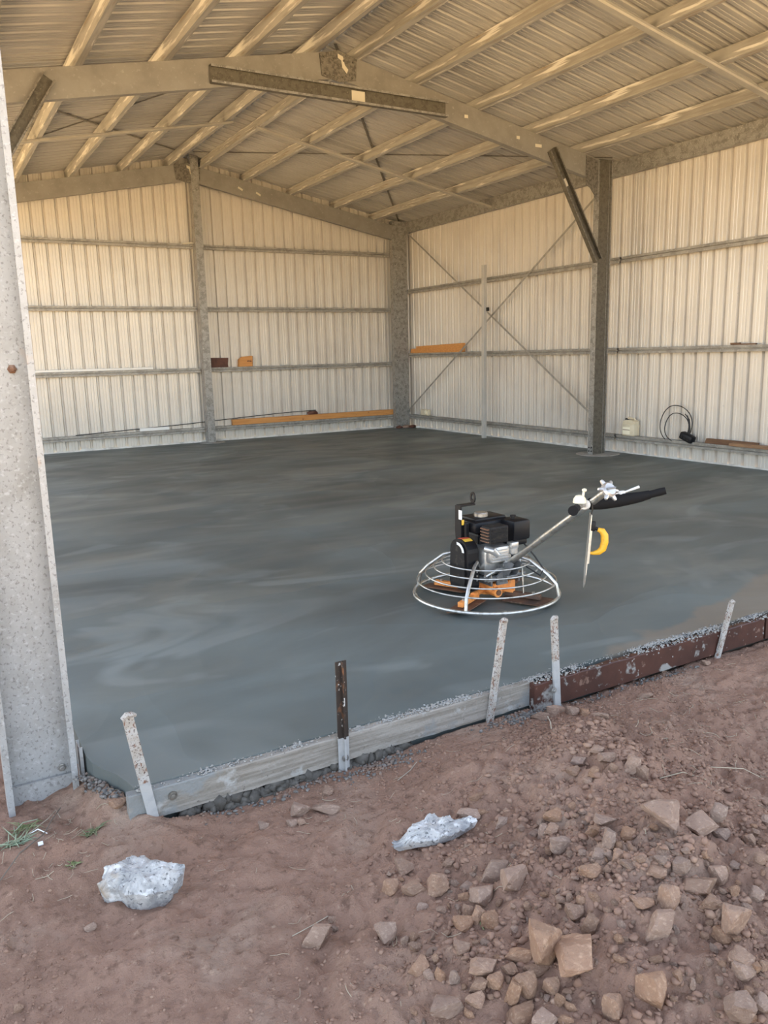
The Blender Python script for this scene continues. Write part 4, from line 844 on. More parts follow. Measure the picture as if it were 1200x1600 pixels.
(-6.697,-12.479,0.021,0.019,0.016,0.47,'thumb-sized brown stone behind the grey flat-faced stone',0),
(-7.470,-12.394,0.018,0.015,0.012,-1.04,'tiny brown stone behind the large smooth brown block',0),
(-6.486,-12.358,0.025,0.019,0.010,-0.48,'thumb-sized brown stone left of the upright tan stone',0),
(-7.435,-12.453,0.018,0.016,0.012,0.75,'tiny brown stone left of the dark pointed stone, second closest',0),
(-7.098,-12.552,0.014,0.013,0.009,0.66,'thumb-sized brown stone behind the lone orange-tan block',0),
(-7.304,-12.142,0.018,0.012,0.007,-0.91,'thumb-sized brown stone in front of the rounded stone under the triangular one',0),
(-7.033,-12.030,0.022,0.016,0.009,0.63,'thumb-sized brown stone left of the big rounded grey-tan one',0),
(-6.897,-12.004,0.026,0.023,0.016,0.57,'tiny brown stone right of the rounded stone under the triangular one, closest to it',0),
(-6.902,-12.558,0.020,0.016,0.012,0.58,'thumb-sized brown stone right of the long angular brown stone',0),
(-7.219,-12.549,0.017,0.013,0.007,-1.15,'thumb-sized brown stone in front of the big rounded grey-tan one',0),
(-6.983,-12.743,0.013,0.010,0.011,1.18,'tiny brown stone right of the pale pentagonal stone, second closest',0),
(-7.051,-12.190,0.020,0.018,0.014,-0.92,'thumb-sized brown stone right of the wedged tan stone, third closest',0),
(-7.063,-12.462,0.021,0.019,0.013,-0.29,'thumb-sized brown stone left of the broad flat half-buried stone',0),
(-6.585,-12.466,0.024,0.023,0.013,0.16,'tiny brown stone left of the square brown stone, second closest',0),
(-6.710,-12.331,0.017,0.017,0.011,0.67,'tiny brown stone left of the low rounded grey stone',0),
(-6.823,-12.129,0.022,0.021,0.011,0.49,'thumb-sized brown stone behind the big two-faced stone, third closest',0),
(-7.228,-11.973,0.019,0.012,0.008,-0.74,'thumb-sized brown stone in front of the smooth tan slab',0),
(-6.975,-12.731,0.019,0.019,0.011,1.12,'tiny brown stone left of the lumpy brown clod stone',0),
(-6.668,-12.508,0.021,0.017,0.014,1.38,'thumb-sized brown stone left of the lone rounded tan stone, closest to it',0),
(-7.087,-12.734,0.013,0.011,0.005,1.25,'thumb-sized brown stone behind the red-brown boulder, second closest',0),
(-6.615,-12.527,0.018,0.014,0.010,1.49,'tiny brown stone behind the second stone in the row',0),
(-7.347,-12.166,0.019,0.011,0.008,-0.55,'thumb-sized brown stone behind the long angular brown stone, closest to it',0),
(-7.253,-12.319,0.022,0.021,0.012,0.46,'tiny brown stone left of the pale pentagonal stone, second closest',0),
(-6.775,-12.349,0.024,0.021,0.015,0.63,'thumb-sized brown stone left of the large grey-brown flat stone, second closest',0),
(-7.110,-12.308,0.017,0.014,0.010,-0.10,'tiny brown stone left of the pale pentagonal stone, closest to it',0),
(-6.862,-12.635,0.021,0.019,0.012,-1.47,'thumb-sized brown stone left of the tall pale tan stone',0),
(-7.300,-12.128,0.022,0.014,0.009,-1.47,'thumb-sized brown stone right of the flat-topped tan stone',0),
(-7.016,-12.840,0.024,0.022,0.017,-1.18,'thumb-sized brown stone right of the reddish bottom-edge stone, third closest',0),
(-7.198,-12.300,0.019,0.018,0.012,1.21,'thumb-sized brown stone behind the red-brown boulder, closest to it',0),
(-7.217,-12.265,0.022,0.017,0.015,1.19,'thumb-sized brown stone behind the large smooth brown block',0),
(-7.233,-12.304,0.017,0.015,0.010,0.14,'tiny brown stone right of the rounded stone under the triangular one, second closest',0),
(-6.791,-12.081,0.030,0.024,0.011,-0.16,'thumb-sized brown stone right of the tall pale tan stone',0),
(-7.239,-12.536,0.018,0.013,0.008,0.85,'thumb-sized brown stone right of the lone rounded tan stone',0),
(-7.554,-12.288,0.024,0.015,0.010,0.58,'tiny brown stone behind the long half-buried stone, second closest',0),
(-7.420,-11.991,0.018,0.014,0.009,-0.94,'tiny brown stone right of the pale pentagonal stone, closest to it',0),
(-7.184,-11.786,0.023,0.021,0.014,-1.31,'tiny brown stone right of the low rounded grey stone, second closest',0),
(-7.246,-12.596,0.018,0.014,0.008,1.14,'thumb-sized brown stone behind the craggy dark brown stone, second closest',0),
(-7.007,-12.404,0.015,0.012,0.008,0.30,'thumb-sized brown stone in front of the second stone in the row',0),
(-7.068,-12.506,0.027,0.026,0.018,1.13,'thumb-sized brown stone right of the low rounded grey stone',0),
(-6.726,-12.304,0.032,0.029,0.023,0.50,'thumb-sized brown stone right of the big two-faced stone, second closest',0),
(-7.036,-12.455,0.025,0.015,0.010,-1.29,'thumb-sized brown stone behind the reddish bottom-edge stone, second closest',0),
]

# ------------------------------------------------------------ formwork, pegs
def thing1(mb, name, m, lab, cat, group=None, **k): return mb.build(name, M[m], None, lab, cat, group, 'thing', **k)
def plank(p0, p1, zlo, zhi, th, n=40, seed=1, jag=.002):
    r3 = random.Random(seed); mb = MB(); V = []; F = []
    for i in range(n+1):
        t = i/n; x = p0[0]+(p1[0]-p0[0])*t; y = p0[1]+(p1[1]-p0[1])*t
        a = r3.uniform(-jag, jag); b = r3.uniform(-jag, jag)
        V += [(x, y, zlo+a), (x, y-th, zlo+a), (x, y-th-.0, zhi-.004+b), (x, y-th+.004, zhi+b), (x, y, zhi+b)]
    for i in range(n):
        for k in range(5): F.append((i*5+k, i*5+(k+1) % 5, i*5+5+(k+1) % 5, i*5+5+k))
    F += [(4, 3, 2, 1, 0), tuple(n*5+k for k in range(5))]
    return mb.add(V, F)
FY = -11.128
thing1(plank((-7.985, FY, 0), (-6.20, FY, 0), -.112, -.004, .036), 'form_board', 'form_pale', 'pale cement-smeared timber form board along the front of the slab', 'form board')
thing1(plank((-6.232, FY-.037, 0), (-4.62, FY-.030, 0), -.125, -.004, .034, seed=2), 'form_board', 'form_red', 'red-brown form board splashed with cement, lapping over the pale one', 'form board')
thing1(plank((-4.60, FY-.028, 0), (-.25, FY-.005, 0), -.125, -.004, .034, seed=3), 'form_board', 'form_red', 'second red-brown form board, beyond the furthest peg at the right edge', 'form board')
# peg: channel section with a hammered-over head
def peg(top, bot, m, lab, w=.036, head=True, tip=None, boltz=None, prof='channel', bx=0):
    A, B = Vector(bot), Vector(top); d = (B-A).normalized(); u = (X - d*X.dot(d)).normalized(); v = d.cross(u)
    t = empty('steel_peg', (A.x, A.y, A.z), lab, 'peg', None, 'thing'); L = (B-A).length
    th = .005
    if prof == 'channel': P = [(-w/2, 0), (w/2, 0), (w/2, -.012), (w/2-th, -.012), (w/2-th, -th), (-w/2+th, -th), (-w/2+th, -.012), (-w/2, -.012)]
    else: P = [(-w/2, 0), (-th*.4, 0), (-th*.4, .016), (th*.8, .016), (th*.8, 0), (w/2, 0), (w/2, -th), (-w/2, -th)]
    P = [(a, -b) for a, b in P]          # open side to the board
    split = (tip if tip else 0)
    MB().prism(P, A+d*split, u, v, d, L-split).build('shaft', M[m], t)
    if tip: MB().prism(P, A, u, v, d, tip).build('tip', M['peg_tip'], t, label='grey cement-coated lower end')
    if head:
        mb = MB(); q = B
        mb.tube([q+u*(-w*.52)+v*.004-d*.004, q-u*w*.1+v*.002+d*.006, q+u*w*.35+v*.006+d*.001, q+u*w*.75+v*.016-d*.012], [.008, .011, .011, .006], 8)
        mb.build('burred_head', M[m], t, smooth=True)
    if boltz is not None:
        p = A+d*boltz+u*bx+v*-.004
        mb = MB(); mb.lathe([(.014, 0), (.0145, .004), (.008, .005), (.008, .010), (.004, .012)], p, -Y, 10); mb.build('nail_head', M['galv'], t)
    return t
PYY = FY-.036-.006
peg((-7.965, PYY-.015, .292), (-7.885, PYY-.002, -.26), 'peg_pale', 'pale cement-splashed steel peg leaning left at the near end of the pale form board', .036, True, .30, None, 'channel')
MB().lathe([(.017, 0), (.016, .005), (.009, .006), (.009, .011), (.004, .012)], (-7.835, FY-.036, -.045), -Y, 12).build('nail_head', M['galv_dark'], None, 'dark round nail head in the pale form board beside the leaning peg', 'nail', None, 'thing')
peg((-7.172, PYY-.012, .310), (-7.168, PYY-.002, -.26), 'peg_dark', 'black and rusty steel peg standing upright at the pale form board', .046, False, .255, .17, 'tee', .003)
peg((-6.395, PYY-.02, .322), (-6.475, PYY-.004, -.24), 'peg_pale', 'rust-flecked pale steel peg leaning right, where the two form boards nearly meet', .034, True)
peg((-6.135, PYY-.045, .29), (-6.095, PYY-.04, -.24), 'peg_pale', 'pale steel peg with rusty burred head against the end of the red-brown board', .034, True, .33, .20, 'channel', -.026)
peg((-4.935, PYY-.05, .150), (-5.035, PYY-.036, -.24), 'peg_pale', 'furthest pale peg, leaning right at the red-brown form board', .034, True)

# ------------------------------------------------------------ timber, jugs and oddments on the girts
def block(name, m, lab, cat, poly, o, u, v, d, L): return thing1(MB().prism(poly, o, u, v, d, L), name, m, lab, cat)
Zs = (.262, 1.288, 2.314)
mb = MB(); mb.rbox((-6.6, .045, Zs[1]+.020), (3.26, .05, .036), .003); thing1(mb, 'white_batten', 'white', 'long thin white batten lying on the second lowest girt of the back wall', 'batten')
mb = MB(); mb.rbox((-5.02, .05, Zs[0]+.028), (.50, .045, .052), .003); thing1(mb, 'white_block', 'white', 'short white offcut on the lowest back wall girt, left of the slim column', 'offcut')
mb = MB(); mb.tube([(-6.3, .035, Zs[0]+.008), (-5.6, .04, .295), (-4.5, .036, .335), (-3.3, .03, .40), (-2.6, .03, .43), (-1.98, .05, .44)], .007, 6); thing1(mb, 'dark_rod', 'cable', 'thin black rod sloping along the lowest back wall girt behind the slim column', 'rod', smooth=True)
block('timber_block', 'timber_red', 'dark red timber offcut on the back wall girt just right of the slim column', 'offcut', [(0, 0), (.30, 0), (.295, .05), (.31, .16), (0, .165), (.004, .08)], (-3.955, .09, Zs[1]+.001), X, Z, -Y, .07)
t = empty('timber_block', (-3.33, .05, Zs[1]), 'orange timber offcut with a sloped corner beside the dark red one', 'offcut', None, 'thing')
MB().prism([(0, 0), (.25, 0), (.26, .18), (.235, .185), (.07, .17), (.01, .12)], (-3.46, .09, Zs[1]+.001), X, Z, -Y, .085).build('body', M['timber_orange'], t)
MB().prism([(.15, .085), (.19, .09), (.235, .08), (.235, .10), (.16, .105)], (-3.46, .0045, Zs[1]), X, Z, -Y, .002).build('knot', M['timber_red'], t, label='dark knot')
MB().prism([(.251, 0), (.258, 0), (.268, .18), (.258, .182)], (-3.46, .09, Zs[1]+.001), X, Z, -Y, .086).build('end_grain', M['galv_dark'], t)
t = empty('timber_beam', (-2.0, .045, Zs[0]), 'long orange pine beam resting on the lowest back wall girt', 'beam', None, 'thing')
MB().rbox((-1.965, .045, Zs[0]+.052), (3.35, .075, .10), .004).build('beam', M['timber_orange'], t)
def lump(V0, size, seed, rough=.25):
    r3 = random.Random(seed); bm = bmesh.new(); bmesh.ops.create_icosphere(bm, subdivisions=2, radius=1)
    V = [Vector((v.co.x*size[0], v.co.y*size[1], v.co.z*size[2]))*(1+r3.uniform(-rough, rough))/2+Vector(V0) for v in bm.verts]
    F = [tuple(v.index for v in f.verts) for f in bm.faces]; bm.free(); return V, F
mb = MB(); mb.add(*lump((-2.06, .05, Zs[0]+.125), (.22, .08, .09), 4)); thing1(mb, 'bark_lump', 'timber_red', 'small dark red-brown bark lump on top of the long orange beam', 'lump')
block('timber_plank', 'timber_orange', 'orange stepped plank on the middle right wall girt next to the corner column', 'plank', [(0, 0), (1.74, 0), (1.74, .155), (.20, .125), (.20, .085), (0, .08)], (.085, -.15, 1.45), -Y, Z, -X, .06)
mb = MB(); mb.box((.03, -7.55, 1.458), (.05, .30, .016), Matrix.Rotation(.15, 3, 'Z')); mb.box((.03, -7.44, 1.47), (.035, .12, .014)); thing1(mb, 'dark_stick', 'timber_brown', 'small dark stick lying on the middle girt of the right wall, front bay', 'stick')
# white carton in the corner
t = empty('white_container', (.045, -.62, .255), 'small white plastic container lying on the lowest right wall girt by the corner', 'container', None, 'thing')
MB().rbox((.045, -.62, .255+.06), (.075, .27, .118), .02).build('body', M['jug'], t, smooth=True)
MB().lathe([(.035, 0), (.035, .02), (.02, .024)], (.006, -.70, .325), -X, 12).build('cap', M['jug_label'], t)
# cream jerry can
t = empty('jerry_can', (.03, -5.86, .255), 'cream plastic jerry can on the lowest right wall girt just past the portal column', 'jerry can', None, 'thing')
MB().rbox((.03, -5.86, .255+.085), (.13, .215, .17), .02).build('body', M['jug'], t, smooth=True)
mb = MB(); mb.prism([(-.10, .165), (.10, .165), (.095, .20), (.055, .218), (-.06, .218), (-.098, .20)], (.085, -5.86, .255), Y, Z, -X, .11); mb.build('shoulder', M['jug'], t)
mb = MB(); mb.tube([(.03, -5.80, .465), (.03, -5.80, .49), (.03, -5.84, .498), (.03, -5.92, .492), (.03, -5.945, .462)], .012, 8); mb.build('handle', M['jug'], t, smooth=True)
MB().lathe([(.026, 0), (.026, .022), (.016, .026)], (.03, -5.785, .468), Z, 12).build('cap', M['black_matt'], t, label='dark cap')
mb = MB(); mb.box((-.037, -5.84, .255+.05), (.003, .13, .055)); mb.box((-.037, -5.84, .255+.105), (.003, .13, .035)); mb.build('label_patch', M['jug_label'], t)
MB().box((-.0385, -5.84, .255+.083), (.003, .12, .008)).build('label_band', M['timber_brown'], t)
# cable loop with motor lump
t = empty('cable_coil', (.03, -6.8, .255), 'loose loop of thin black cable with dark plug box on the right wall girt', 'cable', None, 'thing')
def loop(cy, cz, r, a0, a1, n=26, x=.03, sq=1.0): return [(x+.01*math.sin(3*a), cy+r*math.cos(a), cz+r*sq*math.sin(a)) for a in [a0+(a1-a0)*i/n for i in range(n+1)]]
MB().tube(loop(-6.62, .45, .255, -2.6+1.1, 2.7+.9, x=.03), .006, 6).build('cable', M['cable'], t, smooth=True)
MB().tube(loop(-6.66, .42, .19, -1.3, 3.4, x=.0), .006, 6).build('cable', M['cable'], t, smooth=True)
MB().tube([(.02, -6.80, .58), (.01, -6.85, .50), (.0, -6.87, .42), (.0, -6.86, .34)], .009, 6).build('cable_tail', M['cable'], t, smooth=True)
MB().tube([(.03, -6.76, .60), (.03, -6.83, .53), (.02, -6.85, .44), (.01, -6.83, .35)], .006, 6).build('cable_tail', M['cable'], t, smooth=True)
mb = MB(); mb.rbox((.01, -6.83, .305), (.10, .20, .10), .025, Matrix.Rotation(.35, 3, 'X')); mb.build('plug_box', M['black'], t, smooth=True)
for k in range(3): MB().cyl((-.045, -6.78-.045*k, .31-.012*k), (-.038, -6.78-.045*k, .31-.012*k), .018, 10).build('socket', M['black_matt'], t)
mb = MB(); mb.prism([(0, 0), (.06, .0), (.09, .055), (.03, .06)], (-.0, -7.10, .256), X, Z, -Y, .70); thing1(mb, 'board_offcut', 'timber_brown', 'dark brown board tilted on the lowest right wall girt beyond the black cable', 'board')
mb = MB(); mb.rbox((-.01, -7.92, .276), (.09, .86, .038), .003); thing1(mb, 'board_offcut', 'timber_light', 'lighter brown board overlapping the dark one at the picture\'s right edge', 'board')
# debris at the corner column foot
for k, (x, y, s, m, lab) in enumerate(((-.30, -.20, .09, 'timber_red', 'broken red brick piece at the foot of the corner column, left one'), (-.16, -.22, .11, 'rock', 'pale rubble piece at the foot of the corner column, middle one'), (-.03, -.24, .10, 'timber_red', 'dark red rubble piece at the foot of the corner column, nearest the right wall'), (.04, -.36, .07, 'white', 'small white scrap at the foot of the right wall near the corner'))):
    mb = MB(); mb.add(*lump((x, y, s*.26), (s*1.5, s, s*.62), 20+k)); thing1(mb, 'rubble_piece', m, lab, 'rubble')
# pale sliver of timber on the topmost back girt
mb = MB(); mb.box((-4.22, -.03, 3.345), (.22, .02, .018), Matrix.Rotation(-.08, 3, 'Y')); thing1(mb, 'timber_sliver', 'patch', 'pale sliver of timber on the topmost back girt at the slim column', 'sliver')

# ------------------------------------------------------------ power trowel
TC = Vector((-5.63, -10.05, 0))
T = empty('power_trowel', TC, 'orange and black petrol power trowel with ring guard standing on the wet slab', 'power trowel', None, 'thing')
def P3(x, y, z): return TC+Vector((x, y, z))
def pb(mb, name, m, parent=None, label=None, **k): return mb.build(name, M[m], parent or T, label, **k)
def ringpts(r, z, n=64): return [P3(r*math.cos(2*math.pi*i/n), r*math.sin(2*math.pi*i/n), z) for i in range(n)]
GR = [(.430, .040, .0105), (.410, .120, .0052), (.360, .160, .0050), (.310, .200, .0050), (.262, .236, .0050)]
for r, z, tr in GR: pb(MB().tube(ringpts(r, z), tr, 8, closed=True), 'guard_ring', 'chrome', smooth=True)
for k in range(4):
    a = math.radians(-142+90*k); c, s = math.cos(a), math.sin(a)
    pts = [P3(r*c, r*s, z) for r, z in ((.13, .205), (.20, .268), (.262, .250), (.310, .214), (.365, .172), (.415, .118), (.430, .048))]
    pb(MB().tube(pts, [.008, .010, .011, .011, .011, .011, .010], 8), 'guard_arm', 'chrome', smooth=True)
    mb = MB(); mb.lathe([(.012, -.012), (.014, 0), (.012, .012)], P3(.428*math.cos(a+.5), .428*math.sin(a+.5), .040), (-math.sin(a+.5), math.cos(a+.5), 0), 8); pb(mb, 'ring_joint', 'chrome')
# spider, arms, blades
mb = MB(); mb.lathe([(.055, .035), (.06, .045), (.06, .085), (.045, .09), (.045, .12)], P3(0, 0, 0), Z, 20); pb(mb, 'hub', 'orange', smooth=True)
mb = MB(); mb.rbox(P3(.03, -.05, .095), (.17, .15, .05), .012); mb.rbox(P3(.095, -.10, .09), (.05, .06, .07), .008); mb.rbox(P3(-.05, -.10, .10), (.04, .05, .05), .008); mb.tube([P3(-.02, -.145, .07), P3(-.02, -.03, .07)], .030, 14); pb(mb, 'gearbox', 'orange', smooth=True)
mb = MB(); mb.tube([P3(-.02, -.152, .07), P3(-.02, -.14, .07)], .017, 10); pb(mb, 'oil_plug', 'rust')
for k in range(4):
    a = math.radians(-62+90*k); c, s = math.cos(a), math.sin(a); A = Vector((c, s, 0)); B = Vector((-s, c, 0))
    p0 = P3(0, 0, .062)+A*.05
    mb = MB(); mb.tube([p0, p0+A*.13], .018, 10); arm = pb(mb, 'trowel_arm', 'orange', smooth=True)
    mb = MB(); R = Matrix((A, B, Z)).transposed()
    mb.rbox(P3(0, 0, .050)+A*.235, (.22, .034, .030), .004, R); bar = pb(mb, 'blade_bar', 'orange' if k != 0 else 'rust')
    tilt = Matrix.Rotation(.10, 3, A)
    mb = MB(); outl = [(-.10, -.065), (.16, -.065), (.175, -.05), (.175, .05), (.16, .065), (-.10, .065), (-.115, .05), (-.115, -.05)]
    o = P3(0, 0, .021)+A*.235
    mb.prism(outl, o, A, tilt @ B, tilt @ Z, .006); pb(mb, 'blade', 'rust')
    for q in (.17, .30):
        mb = MB(); mb.cyl(P3(0, 0, .064)+A*q, P3(0, 0, .076)+A*q, .010, 6); pb(mb, 'bolt', 'chrome', bar)
# mounting frame
mb = MB(); mb.rbox(P3(.02, -.03, .162), (.30, .26, .016), .004); mb.rbox(P3(.0, -.155, .158), (.22, .012, .022), .003); mb.rbox(P3(-.07, -.04, .14), (.012, .22, .05), .003); mb.rbox(P3(.13, -.04, .14), (.012, .22, .05), .003); pb(mb, 'engine_plate', 'steel_grey')
mb = MB(); mb.prism([(-.03, .125), (.05, .125), (.04, .165), (.07, .19), (.02, .21), (-.03, .175)], P3(-.02, -.16, 0), X, Z, -Y, .012); pb(mb, 'front_bracket', 'steel_grey')
mb = MB(); mb.tube([P3(-.13, -.17, .19), P3(-.07, -.19, .222), P3(.05, -.17, .222), P3(.13, -.12, .21)], .010, 8); pb(mb, 'carry_bar', 'chrome', smooth=True)
for dx, dy in ((-.08, -.155), (.0, -.158), (.07, -.158), (-.10, -.12), (.12, -.15)):
    mb = MB(); mb.lathe([(.010, 0), (.010, .008), (.005, .009), (.005, .016)], P3(dx, dy, .168), Z, 6); pb(mb, 'bolt', 'chrome')
# belt guard: rounded-top case
gp = [(-.085, .095), (.085, .095), (.095, .13), (.088, .32)]
gp += [(.088*math.cos(t_), .32+.072*math.sin(t_)) for t_ in [math.pi*i/10 for i in range(1, 10)]] + [(-.088, .32), (-.095, .13)]
mb = MB(); mb.prism(gp, P3(-.135, -.02, 0), Y, Z, -X, .075); bgd = pb(mb, 'belt_guard', 'black', label='black drive belt guard')
mb = MB(); inner = [(a*.72, .245+(b-.245)*.78) for a, b in gp]; mb.prism(inner, P3(-.21, -.02, 0), Y, Z, -X, .010); pb(mb, 'raised_panel', 'black_matt', bgd)
mb = MB(); arc = [(.066*math.cos(t_), .318+.058*math.sin(t_)) for t_ in [math.pi*(.03+.5*i/8) for i in range(9)]]; arc2 = [(a*.72, .318+(b-.318)*.72) for a, b in arc[::-1]]
arc = [(-a, b) for a, b in arc]; arc2 = [(-a, b) for a, b in arc2]
mb.prism(arc+arc2, P3(-.2205, -.02, 0), Y, Z, -X, .002); pb(mb, 'pulley_window', 'sticker_w', bgd, 'pale curved window')
# stickers on the sloping top of the guard
for m_, a0, a1 in (('sticker_r', 1.30, 1.75), ('sticker_y', 1.78, 2.12)):
    V = []; F = []; n = 6
    for i in range(n+1):
        t_ = (a0+(a1-a0)*i/n)
        for xx in (-.20, -.145): V.append(P3(xx, -.02+.0895*math.cos(t_), .32+.0735*math.sin(t_)))
        for xx in (-.20, -.145): V.append(P3(xx, -.02+.0880*math.cos(t_), .32+.0720*math.sin(t_)))
    for i in range(n):
        k = 4*i; F += [(k, k+1, k+5, k+4), (k+2, k+6, k+7, k+3), (k, k+4, k+6, k+2), (k+1, k+3, k+7, k+5)]
    pb(MB().add(V, F), 'warning_label', m_, bgd, 'red warning sticker' if m_ == 'sticker_r' else 'yellow warning sticker')
for dz in (.16, .185, .21):
    mb = MB(); mb.cyl(P3(-.155, -.116, dz), P3(-.155, -.122, dz), .006, 6); pb(mb, 'bolt', 'chrome', bgd)
# engine
mb = MB(); mb.rbox(P3(-.005, -.03, .255), (.21, .20, .17), .028); mb.rbox(P3(-.02, -.135, .30), (.15, .06, .10), .02); mb.tube([P3(-.10, -.12, .34), P3(-.07, -.16, .33), P3(-.04, -.165, .30)], [.02, .024, .018], 10)
for q in range(5): mb.box(P3(-.02, -.168, .265+.016*q), (.13-.01*q, .008, .005))
eng = pb(mb, 'crankcase', 'alu', smooth=True, angle=40)
mb = MB(); mb.lathe([(.035, 0), (.035, .006), (.02, .008)], P3(.03, -.166, .235), -Y, 14); pb(mb, 'cover_plate', 'alu', eng, smooth=True)
mb = MB(); mb.lathe([(.075, .0), (.105, .01), (.105, .05), (.08, .07), (.03, .075)], P3(.10, .0, .265), X, 24); pb(mb, 'recoil_starter', 'black', smooth=True)
mb = MB(); mb.rbox(P3(.015, .05, .445), (.27, .21, .075), .025); mb.rbox(P3(.015, .05, .485), (.22, .16, .02), .008); tank = pb(mb, 'fuel_tank', 'black', label='black fuel tank', smooth=True)
mb = MB(); mb.lathe([(.030, 0), (.041, .004), (.041, .022), (.036, .028), (.015, .030)], P3(-.015, .03, .492), Z, 18); pb(mb, 'fuel_cap', 'chrome', tank, 'silver fuel cap', smooth=True)
mb = MB(); mb.rbox(P3(-.055, -.155, .428), (.135, .085, .10), .010); muf = pb(mb, 'muffler', 'black_matt', label='dark slotted muffler box')
for q in range(5): pb(MB().box(P3(-.126, -.155, .392+.018*q), (.012, .07, .007)), 'slot_fin', 'rust', muf)
for q in range(4): pb(MB().box(P3(-.055, -.200, .398+.02*q), (.11, .008, .006)), 'slot_fin', 'black_matt', muf)
mb = MB(); mb.rbox(P3(.135, -.10, .425), (.125, .14, .12), .016); mb.rbox(P3(.135, -.10, .355), (.10, .11, .04), .01); air = pb(mb, 'air_cleaner', 'black', label='black air cleaner box', smooth=True)
mb = MB(); mb.lathe([(.012, 0), (.012, .012), (.018, .014), (.018, .022), (.006, .024)], P3(.12, -.10, .484), Z, 10); pb(mb, 'wing_nut', 'black_matt', air)
mb = MB(); mb.rbox(P3(.075, -.155, .345), (.055, .05, .04), .008); mb.lathe([(.026, 0), (.026, .03), (.012, .042)], P3(.075, -.16, .328), -Z, 14); pb(mb, 'carburettor', 'alu', smooth=True)
mb = MB(); mb.rbox(P3(.03, .06, .365), (.20, .17, .07), .012); pb(mb, 'fan_shroud', 'black')
# lifting bracket
mb = MB(); mb.prism([(-.028, .36), (.022, .36), (.030, .42), (.028, .575), (-.022, .575), (-.030, .42)], P3(-.165, .035, 0), Y, Z, -X, .012); mb.rbox(P3(-.120, .035, .575), (.105, .045, .010), .002); lb = pb(mb, 'lifting_bracket', 'black', label='black lifting bracket')
mb = MB(); n = 16; V = []; F = []
for i in range(n):
    a = 2*math.pi*i/n; ca, sa = math.cos(a), math.sin(a)
    for xx in (-.074, -.066): V += [P3(xx, .035+.024*ca, .612+.034*sa), P3(xx, .035+.013*ca, .616+.018*sa)]
for i in range(n):
    k = 4*i; j = 4*((i+1) % n); F += [(k, j, j+1, k+1), (k+2, k+3, j+3, j+2), (k, k+2, j+2, j), (k+1, j+1, j+3, k+3)]
pb(mb.add(V, F), 'lifting_eye', 'black', lb)
pb(MB().box(P3(-.178, .01, .525), (.003, .030, .055)), 'sticker', 'sticker_w', lb, 'white sticker')
pb(MB().box(P3(-.165, .003, .48), (.014, .006, .03)), 'sticker', 'sticker_y', lb, 'orange sticker')
pb(MB().rbox(P3(-.145, .02, .42), (.03, .07, .12), .008), 'shroud_side', 'black')
# handle tube, head and bars
hb, hT, hE = P3(.03, -.06, .165), P3(.022, -.82, .688), P3(.02, -.93, .768)
ha = (hE-hb).normalized()
ht = pb(MB().tube([hb, hE], .0185, 14), 'handle_tube', 'chrome', label='long galvanised handle tube', smooth=True)
mb = MB(); mb.rbox(P3(.03, -.14, .175), (.075, .14, .012), .003); mb.prism([(.06, .165), (.20, .165), (.26, .262), (.22, .268), (.08, .215)], P3(.003, 0, 0), -Y, Z, -X, .006); mb.prism([(.06, .165), (.20, .165), (.26, .262), (.22, .268), (.08, .215)], P3(.063, 0, 0), -Y, Z, -X, .006); pb(mb, 'handle_bracket', 'steel_grey')
pb(MB().tube([P3(.10, -.16, .30), P3(.11, -.20, .22), P3(.105, -.22, .06)], .004, 6), 'linkage_rod', 'chrome', smooth=True)
pb(MB().tube([P3(.17, -.12, .35), P3(.20, -.20, .27), P3(.22, -.26, .20), P3(.16, -.30, .18), P3(.08, -.27, .24)], .0045, 6), 'throttle_cable', 'cable', label='thin black throttle cable', smooth=True)
# star knob at the tube's end
mb = MB(); kc = hE+ha*.005; mb.lathe([(.034, 0), (.040, .006), (.040, .020), (.030, .030), (.010, .032)], kc, ha, 20); knob = pb(mb, 'pitch_knob', 'alu', label='silver star shaped pitch knob', smooth=True)
n1 = ha.cross(X).normalized(); n2 = ha.cross(n1)
for k in range(6):
    a = 2*math.pi*k/6+.3; q = n1*math.cos(a)+n2*math.sin(a)
    pb(MB().tube([kc+q*.03+ha*.012, kc+q*.052+ha*.012, kc+q*.060+ha*.012], [.012, .010, .006], 8), 'knob_lobe', 'alu', knob, smooth=True)
pb(MB().rbox(kc+ha*.035, (.055, .008, .012), .002, Matrix((X, n1, ha)).transposed()), 'knob_bar', 'steel_grey', knob)
# handlebar
bar = [P3(-.232, -.975, .712), P3(-.175, -.928, .706), P3(-.12, -.885, .700), P3(-.05, -.838, .695), P3(.02, -.822, .692), P3(.09, -.838, .694), P3(.16, -.888, .704), P3(.23, -.95, .722), P3(.315, -1.035, .757)]
hbar = pb(MB().tube(bar, .0125, 12), 'handlebar', 'chrome', smooth=True)
def along(p, a, b, k): 
    out = []
    for i in range(k+1):
        s = a+(b-a)*i/k; j = min(int(s), len(p)-2); out.append(p[j].lerp(p[j+1], s-j))
    return out
pb(MB().tube(along(bar, 0, 1.6, 5), [.019]*6, 14), 'grip', 'rubber', hbar, 'ribbed black rubber grip', smooth=True)
mb = MB(); mb.lathe([(.024, 0), (.024, .010)], bar[0].lerp(bar[1], .02), bar[0]-bar[1], 14); pb(mb, 'grip_end', 'rubber', hbar)
pb(MB().tube(along(bar, 3.7, 7.4, 10), [.021, .030, .033, .035, .035, .034, .033, .031, .029, .026, .021], 16), 'foam_sleeve', 'rubber', hbar, 'thick black foam sleeve', smooth=True)
pb(MB().tube(along(bar, 7.2, 8, 4), [.018, .0185, .0185, .019, .017], 14), 'grip', 'rubber', hbar, 'ribbed black rubber grip', smooth=True)
